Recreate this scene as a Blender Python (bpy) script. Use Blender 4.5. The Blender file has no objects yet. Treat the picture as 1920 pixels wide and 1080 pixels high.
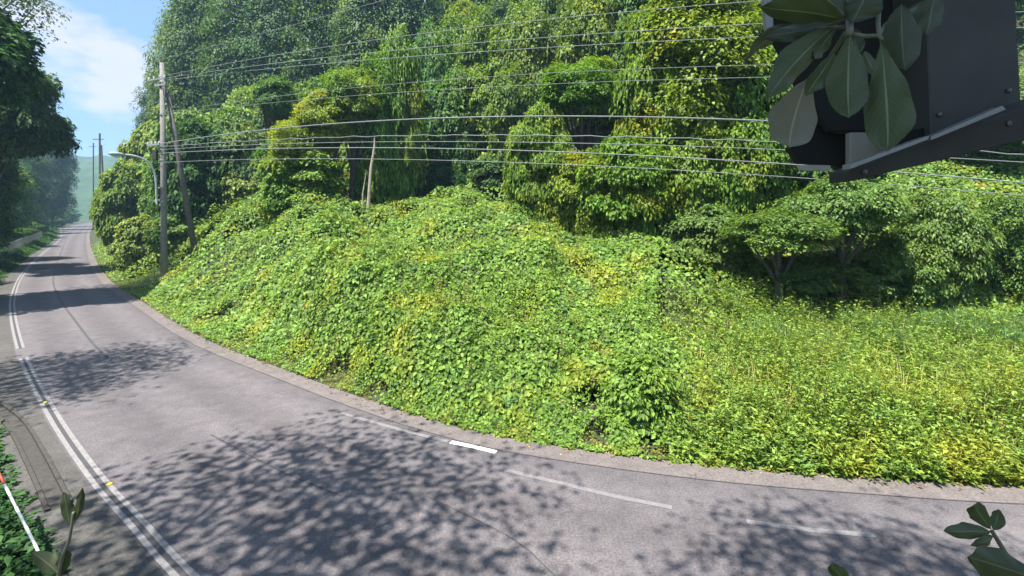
import bpy, math, random
import numpy as np
from mathutils import Vector
rng = np.random.default_rng(7); random.seed(7)
SC = bpy.context.scene; COL = SC.collection

# ------------------------------------------------------------------ camera, sky, sun, exposure
F, CX, HY, HC = 880.0, 960.0, 400.0, 5.0          # focal (px of 1920), optical axis, horizon row, camera height
cam = bpy.data.cameras.new('camera'); camo = bpy.data.objects.new('camera', cam); COL.objects.link(camo)
camo.location = (0, 0, HC); camo.rotation_euler = (math.radians(90), 0, 0)
cam.sensor_width = 36; cam.lens = F/1920*36; cam.shift_y = -(540-HY)/1920
cam.clip_start = 0.05; cam.clip_end = 6000
SC.camera = camo

SUN_EL = math.radians(67)
SUN_H = np.array([-0.70, -0.714])                  # horizontal direction towards the sun
sund = Vector((SUN_H[0]*math.cos(SUN_EL), SUN_H[1]*math.cos(SUN_EL), math.sin(SUN_EL)))
W = bpy.data.worlds.new('World'); SC.world = W; W.use_nodes = True
nt = W.node_tree; nt.nodes.clear()
sky = nt.nodes.new('ShaderNodeTexSky'); sky.sky_type = 'NISHITA'; sky.sun_disc = False
sky.sun_elevation = SUN_EL; sky.sun_rotation = math.atan2(SUN_H[0], SUN_H[1])
sky.air_density = 1.0; sky.dust_density = .3; sky.ozone_density = 2.0
tc = nt.nodes.new('ShaderNodeTexCoord')
mp = nt.nodes.new('ShaderNodeMapping'); mp.inputs['Scale'].default_value = (1, 1, 2.0)
nz = nt.nodes.new('ShaderNodeTexNoise'); nz.inputs['Scale'].default_value = 4.5; nz.inputs['Detail'].default_value = 6; nz.inputs['Roughness'].default_value = .55
cr = nt.nodes.new('ShaderNodeValToRGB'); cr.color_ramp.elements[0].position = .50; cr.color_ramp.elements[1].position = .60
cr.color_ramp.elements[1].color = (.8, .8, .8, 1)
mx = nt.nodes.new('ShaderNodeMix'); mx.data_type = 'RGBA'
mx.inputs['B'].default_value = (1.5, 1.46, 1.62, 1)
bg = nt.nodes.new('ShaderNodeBackground'); bg.inputs['Strength'].default_value = 0.15
out = nt.nodes.new('ShaderNodeOutputWorld')
nt.links.new(tc.outputs['Generated'], mp.inputs[0]); nt.links.new(mp.outputs[0], nz.inputs['Vector'])
nt.links.new(nz.outputs['Fac'], cr.inputs[0]); nt.links.new(cr.outputs[0], mx.inputs['Factor'])
hv = nt.nodes.new('ShaderNodeMix'); hv.data_type = 'RGBA'; hv.inputs['Factor'].default_value = .9      # flat blue mixed in evenly, dims the low sky but keeps the fill light
hv.inputs['B'].default_value = (.46, .76, 1.26, 1); nt.links.new(sky.outputs[0], hv.inputs['A']); nt.links.new(hv.outputs['Result'], mx.inputs['A']); nt.links.new(mx.outputs['Result'], bg.inputs[0]); nt.links.new(bg.outputs[0], out.inputs[0])
sl = bpy.data.lights.new('sun', 'SUN'); sl.energy = 3.1; sl.angle = math.radians(.53); sl.color = (1, .95, .87)
so = bpy.data.objects.new('sun', sl); COL.objects.link(so); so.location = (0, 0, 60)
so.rotation_euler = sund.to_track_quat('Z', 'Y').to_euler()
SC.view_settings.view_transform = 'Standard'; SC.view_settings.look = 'None'
SC.view_settings.exposure = 2.1; SC.view_settings.gamma = 1
SC.render.engine = 'CYCLES'
cy = SC.cycles; cy.use_denoising = True; cy.max_bounces = 6; cy.diffuse_bounces = 4; cy.transmission_bounces = 4
cy.volume_bounces = 1; cy.transparent_max_bounces = 4; cy.use_adaptive_sampling = True; cy.adaptive_threshold = .02

# ------------------------------------------------------------------ helpers
def at(px, py, d):
    "point at forward distance d that stands where the photograph shows it"
    return np.array([(px-CX)/F*d, d, HC+(HY-py)/F*d])
def gnd(px, py):
    d = F*HC/(py-HY); return np.array([(px-CX)/F*d, d])
def unit(a): return a/np.maximum(np.linalg.norm(a, axis=-1, keepdims=True), 1e-9)

def tag(o, label=None, cat=None, group=None, kind=None):
    if label: o['label'] = label
    if cat: o['category'] = cat
    if group: o['group'] = group
    if kind: o['kind'] = kind
    return o
def link(name, me, mat=None, parent=None):
    o = bpy.data.objects.new(name, me); COL.objects.link(o)
    if mat is not None and me is not None and not me.materials: me.materials.append(mat)
    if parent is not None: o.parent = parent
    return o
def empty(name, loc=(0, 0, 0), rz=0):
    o = bpy.data.objects.new(name, None); COL.objects.link(o); o.location = loc; o.rotation_euler = (0, 0, rz); o.empty_display_size = .2
    return o
def mesh_np(name, V, Fq, v=None, smooth=False):
    "V (n,3), Fq (m,k) same-size faces, v per-face attribute"
    V = np.asarray(V, np.float32); Fq = np.asarray(Fq, np.int32); m, k = Fq.shape
    me = bpy.data.meshes.new(name)
    me.vertices.add(len(V)); me.vertices.foreach_set('co', V.ravel())
    me.loops.add(m*k); me.loops.foreach_set('vertex_index', Fq.ravel())
    me.polygons.add(m); me.polygons.foreach_set('loop_start', np.arange(0, m*k, k, dtype=np.int32))
    try: me.polygons.foreach_set('loop_total', np.full(m, k, np.int32))
    except Exception: pass
    if smooth: me.polygons.foreach_set('use_smooth', np.ones(m, bool))
    if v is not None:
        a = me.attributes.new('v', 'FLOAT', 'FACE'); a.data.foreach_set('value', np.asarray(v, np.float32))
    me.update(calc_edges=True)
    return me
class MB:
    "collects solids for one mesh"
    def __init__(s): s.V = []; s.F = []
    def add(s, vs, fs):
        b = len(s.V); s.V += [tuple(map(float, p)) for p in vs]; s.F += [tuple(b+i for i in f) for f in fs]
    def box(s, c, h, ax=None):
        c = np.asarray(c, float); ax = np.eye(3) if ax is None else ax
        vs = [c+ax[0]*h[0]*i+ax[1]*h[1]*j+ax[2]*h[2]*k for i in (-1, 1) for j in (-1, 1) for k in (-1, 1)]
        s.add(vs, [(0, 1, 3, 2), (4, 6, 7, 5), (0, 4, 5, 1), (2, 3, 7, 6), (0, 2, 6, 4), (1, 5, 7, 3)])
    def tube(s, pts, rad, n=8, cap=True):
        pts = np.asarray(pts, float); m = len(pts); rad = np.broadcast_to(np.asarray(rad, float), (m,))
        T = unit(np.gradient(pts, axis=0)); u = np.cross(T[0], [0.31, .2, 1.0]); 
        if np.linalg.norm(u) < .05: u = np.cross(T[0], [1, 0, 0])
        u = unit(u); vs = []
        for i in range(m):
            u = unit(u-T[i]*np.dot(u, T[i])); w = np.cross(T[i], u)
            for k in range(n):
                a = 2*math.pi*k/n; vs.append(pts[i]+rad[i]*(math.cos(a)*u+math.sin(a)*w))
        fs = [(i*n+k, i*n+(k+1) % n, (i+1)*n+(k+1) % n, (i+1)*n+k) for i in range(m-1) for k in range(n)]
        if cap: fs += [tuple(range(n-1, -1, -1)), tuple((m-1)*n+k for k in range(n))]
        s.add(vs, fs)
    def prism(s, poly, ext):
        poly = [np.asarray(p, float) for p in poly]; n = len(poly); e = np.asarray(ext, float)
        s.add(poly+[p+e for p in poly], [tuple(range(n)), tuple(range(2*n-1, n-1, -1))]+[(i, n+i, n+(i+1) % n, (i+1) % n) for i in range(n)])
    def build(s, name, mat, parent=None, smooth=False, bevel=0):
        me = bpy.data.meshes.new(name); me.from_pydata(s.V, [], s.F); me.update()
        import bmesh
        bm = bmesh.new(); bm.from_mesh(me); bmesh.ops.recalc_face_normals(bm, faces=bm.faces)
        if bevel: bmesh.ops.bevel(bm, geom=bm.edges[:], offset=bevel, segments=1, affect='EDGES')
        bm.to_mesh(me); bm.free()
        if smooth: me.polygons.foreach_set('use_smooth', np.ones(len(me.polygons), bool))
        return link(name, me, mat, parent)

def vnoise(x, y, sc, seed=0):
    "smooth 2-D value noise, 0..1"
    x = np.asarray(x)/sc; y = np.asarray(y)/sc
    xi = np.floor(x).astype(np.int64); yi = np.floor(y).astype(np.int64); fx = x-xi; fy = y-yi
    def h(a, b):
        n = (a*374761393+b*668265263+seed*1442695041) & 0x7fffffff
        n = ((n ^ (n >> 13))*1274126177) & 0x7fffffff
        return ((n ^ (n >> 16)) & 0xffff)/65535.0
    ux = fx*fx*(3-2*fx); uy = fy*fy*(3-2*fy)
    a = h(xi, yi)*(1-ux)+h(xi+1, yi)*ux; b = h(xi, yi+1)*(1-ux)+h(xi+1, yi+1)*ux
    return a*(1-uy)+b*uy

def spline(P, step=.5):
    P = np.asarray(P, float); Q = [2*P[0]-P[1]]+list(P)+[2*P[-1]-P[-2]]; o = []
    for i in range(1, len(Q)-2):
        n = max(2, int(np.linalg.norm(Q[i+1]-Q[i])/step))
        for k in range(n):
            t = k/n
            o.append(.5*((2*Q[i])+(-Q[i-1]+Q[i+1])*t+(2*Q[i-1]-5*Q[i]+4*Q[i+1]-Q[i+2])*t*t+(-Q[i-1]+3*Q[i]-3*Q[i+1]+Q[i+2])*t**3))
    o.append(P[-1]); return np.array(o)

# ------------------------------------------------------------------ materials
def newmat(name):
    m = bpy.data.materials.new(name); m.use_nodes = True
    return m, m.node_tree, m.node_tree.nodes['Principled BSDF']
def N(t, ty, **kw):
    n = t.nodes.new(ty)
    for k, v in kw.items():
        if k in n.inputs: n.inputs[k].default_value = v
        else: setattr(n, k, v)
    return n
def ramp(t, stops):
    r = t.nodes.new('ShaderNodeValToRGB'); e = r.color_ramp.elements
    while len(e) < len(stops): e.new(.5)
    for i, (p, c) in enumerate(stops): e[i].position = p; e[i].color = (*c, 1)
    return r
def mixc(t, fac, a, b, blend='MIX'):
    m = t.nodes.new('ShaderNodeMix'); m.data_type = 'RGBA'; m.blend_type = blend
    for s, x in (('Factor', fac), ('A', a), ('B', b)):
        if isinstance(x, (int, float)): m.inputs[s].default_value = x
        elif isinstance(x, tuple): m.inputs[s].default_value = (*x, 1)
        else: t.links.new(x, m.inputs[s])
    return m.outputs['Result']
def noise(t, scale, detail=4, rough=.55, coord=None, dim='3D'):
    n = N(t, 'ShaderNodeTexNoise', Scale=scale, Detail=detail, Roughness=rough)
    if coord is not None: t.links.new(coord, n.inputs['Vector'])
    return n.outputs['Fac']
def pos(t): return t.nodes.new('ShaderNodeNewGeometry').outputs['Position']
def bump(t, b, h, strength=.4, dist=.02):
    n = N(t, 'ShaderNodeBump', Strength=strength, Distance=dist); t.links.new(h, n.inputs['Height']); t.links.new(n.outputs[0], b.inputs['Normal'])

def leaf_mat(name, c0, c1, patch, patch2, transl=.32, psc=.35, rough=.45, obj_var=0.0, y3=None):
    m, t, b = newmat(name)
    at_ = N(t, 'ShaderNodeAttribute', attribute_name='v')
    r = ramp(t, [(0, c0), (1, c1)]); t.links.new(at_.outputs['Fac'], r.inputs[0])
    p = pos(t)
    n1 = ramp(t, [(.52, (0, 0, 0)), (.72, (1, 1, 1))]); t.links.new(noise(t, psc, 3, .6, p), n1.inputs[0])
    c = mixc(t, n1.outputs[0], r.outputs[0], patch)
    n2 = ramp(t, [(.60, (0, 0, 0)), (.78, (1, 1, 1))]); t.links.new(noise(t, psc*2.3, 3, .6, p), n2.inputs[0])
    c = mixc(t, n2.outputs[0], c, patch2)
    if y3:
        n3 = ramp(t, [(.64, (0, 0, 0)), (.72, (.8, .8, .8))]); t.links.new(noise(t, psc*1.7, 4, .7, N(t, 'ShaderNodeVectorMath', operation='ADD').outputs[0]), n3.inputs[0])
        va = n3.inputs[0].links[0].from_node.inputs['Vector'].links[0].from_node; t.links.new(p, va.inputs[0]); va.inputs[1].default_value = (31.7, 12.3, 5.1)
        c = mixc(t, n3.outputs[0], c, y3)
    if obj_var:
        oi = t.nodes.new('ShaderNodeObjectInfo'); hs = t.nodes.new('ShaderNodeHueSaturation')
        mr = N(t, 'ShaderNodeMapRange'); mr.inputs['To Min'].default_value = 1-obj_var; mr.inputs['To Max'].default_value = 1+obj_var
        t.links.new(oi.outputs['Random'], mr.inputs['Value']); t.links.new(mr.outputs[0], hs.inputs['Value'])
        mh = N(t, 'ShaderNodeMapRange'); mh.inputs['To Min'].default_value = .53; mh.inputs['To Max'].default_value = .48
        t.links.new(oi.outputs['Random'], mh.inputs['Value']); t.links.new(mh.outputs[0], hs.inputs['Hue'])
        t.links.new(c, hs.inputs['Color']); c = hs.outputs[0]
    # keep the per-leaf scatter of brightness on top of the patches
    mv = N(t, 'ShaderNodeMapRange'); mv.inputs['To Min'].default_value = .5; mv.inputs['To Max'].default_value = 1.4
    t.links.new(at_.outputs['Fac'], mv.inputs['Value'])
    c = mixc(t, 1.0, c, mv.outputs[0], 'MULTIPLY')
    t.links.new(c, b.inputs['Base Color']); b.inputs['Roughness'].default_value = rough; b.inputs['Specular IOR Level'].default_value = .28
    tr = t.nodes.new('ShaderNodeBsdfTranslucent')
    t.links.new(mixc(t, 1.0, c, (1.35, 1.25, .55), 'MULTIPLY'), tr.inputs['Color'])
    ms = N(t, 'ShaderNodeMixShader', Fac=transl); o = t.nodes['Material Output']
    t.links.new(b.outputs[0], ms.inputs[1]); t.links.new(tr.outputs[0], ms.inputs[2]); t.links.new(ms.outputs[0], o.inputs['Surface'])
    return m

M = {}
M['kudzu'] = leaf_mat('kudzu_leaves', (.096, .200, .026), (.200, .320, .054), (.290, .325, .028), (.066, .185, .055), .36, .45, .52, y3=(.34, .27, .03))
M['verge'] = leaf_mat('verge_weeds', (.16, .18, .03), (.28, .27, .06), (.36, .27, .11), (.14, .19, .04), .3, .9)
M['weed'] = leaf_mat('weed_leaves', (.140, .250, .040), (.255, .360, .075), (.32, .355, .045), (.085, .215, .065), .36, .6, .4, y3=(.36, .29, .05))
M['grass'] = leaf_mat('grass_blades', (.07, .16, .04), (.12, .23, .07), (.14, .22, .05), (.17, .20, .06), .3, .8)
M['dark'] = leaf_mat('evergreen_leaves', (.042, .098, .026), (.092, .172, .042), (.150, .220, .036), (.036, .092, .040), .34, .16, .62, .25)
M['mid'] = leaf_mat('broad_leaves', (.058, .135, .024), (.140, .240, .040), (.200, .275, .030), (.06, .145, .045), .4, .25, .55, .15)
M['lime'] = leaf_mat('yellow_green_leaves', (.115, .205, .018), (.205, .305, .034), (.300, .310, .022), (.080, .180, .036), .42, .4, .5, .08)
M['pale'] = leaf_mat('pale_vine_leaves', (.115, .205, .045), (.240, .335, .085), (.210, .275, .035), (.075, .175, .045), .42, .3, .5, .08)
M['shade'] = leaf_mat('roadside_tree_leaves', (.035, .085, .022), (.075, .145, .035), (.07, .13, .03), (.04, .1, .04), .45, .3, .5, .1)
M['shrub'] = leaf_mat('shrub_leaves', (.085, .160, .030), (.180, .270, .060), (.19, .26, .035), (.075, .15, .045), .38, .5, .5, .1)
M['dry'] = leaf_mat('dry_leaves', (.16, .11, .05), (.30, .24, .12), (.2, .16, .06), (.25, .2, .1), .15, .8)
def plain(name, c, rough=.6, metal=0, var=.25, sc=8, bmp=0):
    m, t, b = newmat(name); n = noise(t, sc, 5, .6, pos(t))
    r = ramp(t, [(.25, tuple(x*(1-var) for x in c)), (.75, tuple(min(1, x*(1+var)) for x in c))]); t.links.new(n, r.inputs[0]); t.links.new(r.outputs[0], b.inputs['Base Color'])
    b.inputs['Roughness'].default_value = rough; b.inputs['Metallic'].default_value = metal
    if bmp: bump(t, b, noise(t, sc*4, 4, .6, pos(t)), bmp, .02)
    return m
M['bark'] = plain('bark', (.055, .045, .035), .9, 0, .5, 5, .6)
M['snag'] = plain('dead_wood', (.36, .30, .24), .85, 0, .35, 9, .5)
M['concrete'] = plain('pole_concrete', (.20, .19, .175), .85, 0, .2, 4, .2)
M['strut'] = plain('brace_pole_concrete', (.115, .105, .095), .9, 0, .3, 5, .3)
M['galv'] = plain('galvanised_steel', (.42, .43, .44), .45, .6, .15, 20)
M['lampwhite'] = plain('pale_painted_steel', (.55, .56, .56), .45, 0, .1, 10)
M['bolt'] = plain('bolt_heads', (.10, .10, .10), .4, .6, .2, 40)
M['lamphead'] = plain('lamp_head_green_grey', (.28, .36, .32), .4, 0, .1, 10)
M['glass'] = plain('lamp_glass', (.6, .62, .6), .2, 0, .05, 10)
M['porcelain'] = plain('insulator_porcelain', (.6, .6, .58), .25, 0, .05, 10)
M['wire'] = plain('wire_aluminium', (.30, .31, .31), .4, .3, .1, 3)
M['cable'] = plain('black_cable', (.20, .21, .22), .45, 0, .1, 3)
M['paintwhite'] = plain('stake_white_paint', (.62, .62, .58), .6, 0, .2, 20)
M['paintred'] = plain('stake_red_paint', (.45, .05, .03), .6, 0, .2, 20)
M['stud'] = plain('stud_yellow', (.75, .62, .05), .35, 0, .1, 20)
M['rust'] = plain('rusty_drain_steel', (.05, .045, .04), .85, .1, .4, 12, .4)
M['litter'] = plain('pale_leaf_litter', (.36, .34, .29), .8, 0, .4, 30)
M['boxgrey'] = plain('cabinet_grey_panel', (.040, .038, .036), .7, 0, .3, 7)
M['boxblack'] = plain('cabinet_black_plate_and_void', (.008, .008, .008), .95, 0, .2, 10)
M['boxbeam'] = plain('cabinet_brown_beam', (.030, .027, .024), .8, 0, .2, 10)
M['boxtan'] = plain('cabinet_tan_panel', (.20, .185, .15), .6, 0, .15, 8)
M['boxrail'] = plain('cabinet_rail_metal', (.22, .22, .21), .4, .3, .1, 10)
M['label'] = plain('clip_pale_metal', (.30, .29, .26), .5, 0, .2, 20)

def ground_mat():
    m, t, b = newmat('hillside_soil'); p = pos(t)
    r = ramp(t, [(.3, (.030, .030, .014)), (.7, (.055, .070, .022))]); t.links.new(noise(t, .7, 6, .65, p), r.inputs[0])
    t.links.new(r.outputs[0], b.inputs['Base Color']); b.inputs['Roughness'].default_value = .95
    bump(t, b, noise(t, 6, 5, .65, p), .8, .08); return m
M['ground'] = ground_mat()
def asphalt_mat(name, base, warm, shoulder=False):
    m, t, b = newmat(name); p = pos(t)
    big = noise(t, .22, 4, .6, p); fine = noise(t, 26, 4, .8, p); mid = noise(t, 2.4, 7, .72, p)
    r1 = ramp(t, [(.3, base), (.7, warm)]); t.links.new(big, r1.inputs[0])
    r2 = ramp(t, [(.28, (.5, .5, .5)), (.72, (1.5, 1.5, 1.5))]); t.links.new(fine, r2.inputs[0])
    r3 = ramp(t, [(.3, (.76, .76, .77)), (.7, (1.22, 1.22, 1.21))]); t.links.new(mid, r3.inputs[0])
    c = mixc(t, 1.0, r1.outputs[0], r2.outputs[0], 'MULTIPLY'); c = mixc(t, 1.0, c, r3.outputs[0], 'MULTIPLY')
    if not shoulder:                                   # polished wheel tracks and a darker oil strip between them
        la = N(t, 'ShaderNodeAttribute', attribute_name='lateral'); wv = N(t, 'ShaderNodeMath', operation='MULTIPLY'); t.links.new(la.outputs['Fac'], wv.inputs[0]); wv.inputs[1].default_value = 3.6
        sn = N(t, 'ShaderNodeMath', operation='SINE'); t.links.new(wv.outputs[0], sn.inputs[0]); mr = N(t, 'ShaderNodeMapRange'); mr.inputs['From Min'].default_value = -1; mr.inputs['To Min'].default_value = .88; mr.inputs['To Max'].default_value = 1.10
        t.links.new(sn.outputs[0], mr.inputs['Value']); c = mixc(t, 1.0, c, mr.outputs[0], 'MULTIPLY')
        st = ramp(t, [(.60, (1, 1, 1)), (.74, (.72, .71, .72))]); t.links.new(noise(t, .8, 5, .7, p), st.inputs[0]); c = mixc(t, 1.0, c, st.outputs[0], 'MULTIPLY')
    # hairline cracks
    vo = N(t, 'ShaderNodeTexVoronoi', Scale=.55, feature='DISTANCE_TO_EDGE'); 
    wob = N(t, 'ShaderNodeTexNoise', Scale=1.5, Detail=4); t.links.new(p, wob.inputs['Vector'])
    add = N(t, 'ShaderNodeVectorMath', operation='MULTIPLY_ADD'); t.links.new(wob.outputs['Color'], add.inputs[0]); add.inputs[1].default_value = (1.2, 1.2, 0); t.links.new(p, add.inputs[2])
    t.links.new(add.outputs[0], vo.inputs['Vector'])
    rc = ramp(t, [(.002, (1, 1, 1)), (.006, (0, 0, 0))]); t.links.new(vo.outputs['Distance'], rc.inputs[0])
    gate = ramp(t, [(.50, (0, 0, 0)), (.66, (.6, .6, .6))]); t.links.new(noise(t, .35, 2, .5, p), gate.inputs[0])
    f = mixc(t, 1.0, rc.outputs[0], gate.outputs[0], 'MULTIPLY')
    c = mixc(t, f, c, (.03, .028, .028))
    t.links.new(c, b.inputs['Base Color']); b.inputs['Roughness'].default_value = .88; b.inputs['Specular IOR Level'].default_value = .25
    bump(t, b, fine, .55, .01); return m
M['asphalt'] = asphalt_mat('worn_asphalt', (.098, .090, .095), (.121, .108, .111))
M['shoulder'] = asphalt_mat('mossy_shoulder_asphalt', (.066, .064, .060), (.098, .090, .084), True)
M['gutter'] = asphalt_mat('gutter_concrete', (.122, .106, .102), (.150, .128, .121), True)
def paint_mat(name, c, wear):
    m, t, b = newmat(name); p = pos(t)
    r = ramp(t, [(wear-.12, (.16, .15, .155)), (wear+.12, c)]); t.links.new(noise(t, 9, 6, .75, p), r.inputs[0])
    r2 = ramp(t, [(.3, (.75, .75, .75)), (.7, (1.1, 1.1, 1.1))]); t.links.new(noise(t, 40, 3, .7, p), r2.inputs[0])
    t.links.new(mixc(t, 1.0, r.outputs[0], r2.outputs[0], 'MULTIPLY'), b.inputs['Base Color']); b.inputs['Roughness'].default_value = .7; return m
M['paint'] = paint_mat('white_road_paint', (.24, .23, .22), .46)
M['paintbright'] = paint_mat('white_dash_paint', (.70, .69, .66), .30)
M['paintfaint'] = paint_mat('worn_dash_paint', (.21, .195, .19), .54)
M['tar'] = plain('tar_seam', (.055, .052, .055), .8, 0, .3, 10)

# ------------------------------------------------------------------ road lines in plan
RE = [(200, 3.0), (120, 4.5), (60, 6.6), (30, 8.0), (20, 8.3), (14, 8.45)]+[tuple(gnd(*p)) for p in
     [(1920, 915), (1600, 897), (1300, 872), (1000, 832), (850, 800), (700, 755), (560, 705), (380, 635), (280, 575), (200, 520), (172, 470), (168, 440), (174, 425)]]+[(-205, 232), (-235, 285), (-250, 350)]
RE = spline(RE, .5)                                       # hill-side edge of the paved strip
LL = [(200, -3.6), (120, -2), (60, .2), (30, 1.5), (18, 1.95), (10, 2.4), (6, 2.75), (3, 3.25), (0, 4.05), (-2.4, 5.1)]+[tuple(gnd(*p)) for p in
     [(345, 1080), (255, 980), (183, 900), (112, 800), (64, 715), (40, 660), (24, 590), (26, 550), (45, 511), (80, 475), (114, 446)]]+[(-150, 156)]
LL = spline(LL, .4)                                       # camera-side painted line
def normals(P):
    T = unit(np.gradient(P, axis=0)); return np.stack([T[:, 1], -T[:, 0]], 1)   # RE runs right to left: this normal points to the hill
def sdist(x, y):
    "signed distance beyond the hill-side edge (positive on the hill)"
    x = np.asarray(x, float).ravel(); y = np.asarray(y, float).ravel(); Pn = normals(RE); s = np.empty(len(x))
    for a in range(0, len(x), 20000):
        dx = x[a:a+20000, None]-RE[None, :, 0]; dy = y[a:a+20000, None]-RE[None, :, 1]; d2 = dx*dx+dy*dy; i = d2.argmin(1); k = np.arange(len(i))
        sg = np.sign(dx[k, i]*Pn[i, 0]+dy[k, i]*Pn[i, 1]); s[a:a+20000] = sg*np.sqrt(d2[k, i])
    return s
ROADW = 6.9
def H(x, y, s=None):
    "terrain height"
    shp = np.shape(x); x = np.asarray(x, float).ravel(); y = np.asarray(y, float).ravel()
    s = sdist(x, y) if s is None else s
    p = CX+F*x/np.maximum(y, 4)
    K = [-200, 170, 230, 380, 700, 1200, 1500, 1700, 2400]
    s1 = np.interp(p, K, [9, 9, 10, 15, 20, 15, 9, 8.5, 9]); g1 = np.interp(p, K, [.8, .9, .95, .70, .27, .20, .12, .10, .10]); g2 = np.interp(p, K, [.8, .9, 1.0, 1.0, 1.0, .9, .75, .85, .85])
    q = np.maximum(s-.15-np.interp(p, [100, 170, 420, 620], [0, 1.7, 1.7, 0]), 0)
    z = g1*np.minimum(q, s1)+g2*np.clip(q-s1, 0, 48)+.02*np.clip(q-s1-48, 0, 200)
    z += np.clip(q*.12, 0, .5)*(vnoise(x, y, 5, 3)-.5)*1.6
    z = z*np.clip(q/1.5, 0, 1)-.05*(1-np.clip(q/1.5, 0, 1))
    lf = np.maximum(-s-ROADW-.9, 0)                       # camera side of the road
    z = np.where(s < 0, -.06+.06*np.clip(lf, 0, 6)*(vnoise(x, y, 3, 5)*.8+.2), z)
    return z.reshape(shp)

# ------------------------------------------------------------------ ground sheet
def axis(lo, hi, c, fine, n):
    u = np.linspace(-1, 1, n); k = 5.2; g = np.sinh(k*u)/math.sinh(k); v = np.where(g < 0, g*(c-lo), g*(hi-c))+c; return v
gx = np.concatenate([np.linspace(-1200, -270, 24)[:-1], np.linspace(-270, -130, 56)[:-1], np.linspace(-130, -45, 70)[:-1], np.linspace(-45, 32, 180), np.linspace(32, 130, 40)[1:], np.linspace(130, 740, 16)[1:]])
gy = np.concatenate([np.linspace(-300, -6, 16)[:-1], np.linspace(-6, 50, 140), np.linspace(50, 130, 70)[1:], np.linspace(130, 380, 100)[1:], np.linspace(380, 1500, 30)[1:]])
GX, GY = np.meshgrid(gx, gy); GZ = H(GX, GY)
nx, ny = len(gx), len(gy); idx = np.arange(nx*ny).reshape(ny, nx)
q = np.stack([idx[:-1, :-1], idx[:-1, 1:], idx[1:, 1:], idx[1:, :-1]], -1).reshape(-1, 4)
tag(link('ground', mesh_np('ground', np.stack([GX, GY, GZ], -1).reshape(-1, 3), q, smooth=True), M['ground']), kind='structure')

# ------------------------------------------------------------------ road
def strip(P, o0, o1, z, name, mat, parent=None, cols=1, i0=0, i1=None):
    P2 = P[i0:i1]; n = normals(P)[i0:i1]; os_ = np.linspace(o0, o1, cols+1)
    V = np.concatenate([np.concatenate([P2+n*o, np.full((len(P2), 1), z)], 1) for o in os_]); m = len(P2)
    q = np.array([(c*m+i, c*m+i+1, (c+1)*m+i+1, (c+1)*m+i) for c in range(cols) for i in range(m-1)])
    me = mesh_np(name, V, q); at_ = me.attributes.new('lateral', 'FLOAT', 'POINT'); at_.data.foreach_set('value', np.repeat(os_, m).astype(np.float32))
    return link(name, me, mat, parent)
road = strip(RE, -.5, -ROADW, 0, 'road', M['asphalt'], cols=6); tag(road, kind='structure')
tag(strip(RE, .05, -.52, .006, 'gutter', M['gutter']), kind='structure')
sh = strip(LL, -.15, -1.15, .006, 'shoulder', M['shoulder']); tag(sh, kind='structure')
def sub(P, ax, ay):      # index of the point of P nearest to a photograph ground point
    g = gnd(ax, ay); return int(((P-g)**2).sum(1).argmin())
ia, ib = sub(LL, 42, 664), sub(LL, 38, 655)
for i0, i1 in ((20, ia), (ib, len(LL))):
    strip(LL, -.035, -.115, .010, 'edge_line', M['paint'], road, i0=i0, i1=i1); strip(LL, .04, .12, .010, 'edge_line', M['paint'], road, i0=i0, i1=i1)
    strip(LL, -.035, .04, .008, 'line_gap', M['tar'], road, i0=i0, i1=i1)
def pxline(pts, w, z, name, mat, step=.25):
    P = spline([gnd(*p) for p in pts], step); return strip(P, -w/2, w/2, z, name, mat, road)
pxline([(845, 829), (888, 838), (930, 848)], .13, .006, 'centre_dash', M['paintbright'])
pxline([(640, 775), (700, 792), (770, 811), (840, 828)], .11, .006, 'centre_dash', M['paintfaint'])
pxline([(940, 880), (1050, 906), (1150, 930), (1260, 952)], .11, .006, 'centre_dash', M['paintfaint'])
pxline([(1400, 978), (1520, 994), (1640, 1004)], .11, .006, 'centre_dash', M['paintfaint'])
pxline([(128, 440), (108, 490), (100, 525), (112, 560), (140, 600), (175, 645), (215, 682)], .09, .006, 'tar_seam', M['tar'])
pxline([(395, 815), (470, 855), (545, 892), (640, 930)], .035, .006, 'tar_seam', M['tar'])
pxline([(800, 930), (960, 1010), (1040, 1080)], .02, .006, 'tar_seam', M['tar'])
# concrete kerb stones of the gutter joint on the hill side, seen as a thin line
strip(RE, -.50, -.52, .010, 'gutter_joint', M['tar'], road)
for k, (px, py) in enumerate([(85, 755), (205, 909)]):
    g = gnd(px, py); mb = MB(); c = np.array([g[0], g[1], .012])
    vs = [(c[0]+r*math.cos(a), c[1]+r*math.sin(a), z) for r, z in ((.052, .012), (.048, .024), (.028, .033)) for a in np.linspace(0, 2*math.pi, 11)[:-1]]
    mb.add(vs, [(j*10+i, j*10+(i+1) % 10, j*10+10+(i+1) % 10, j*10+10+i) for j in range(2) for i in range(10)]+[tuple(range(20, 30)), tuple(range(9, -1, -1))])
    o = mb.build('road_stud', M['stud'], smooth=False)
    tag(o, ['yellow road stud on the double line, the farther of the two', 'yellow road stud on the double line, nearer the bottom of the photo'][k], 'road stud', 'yellow road studs')

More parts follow.
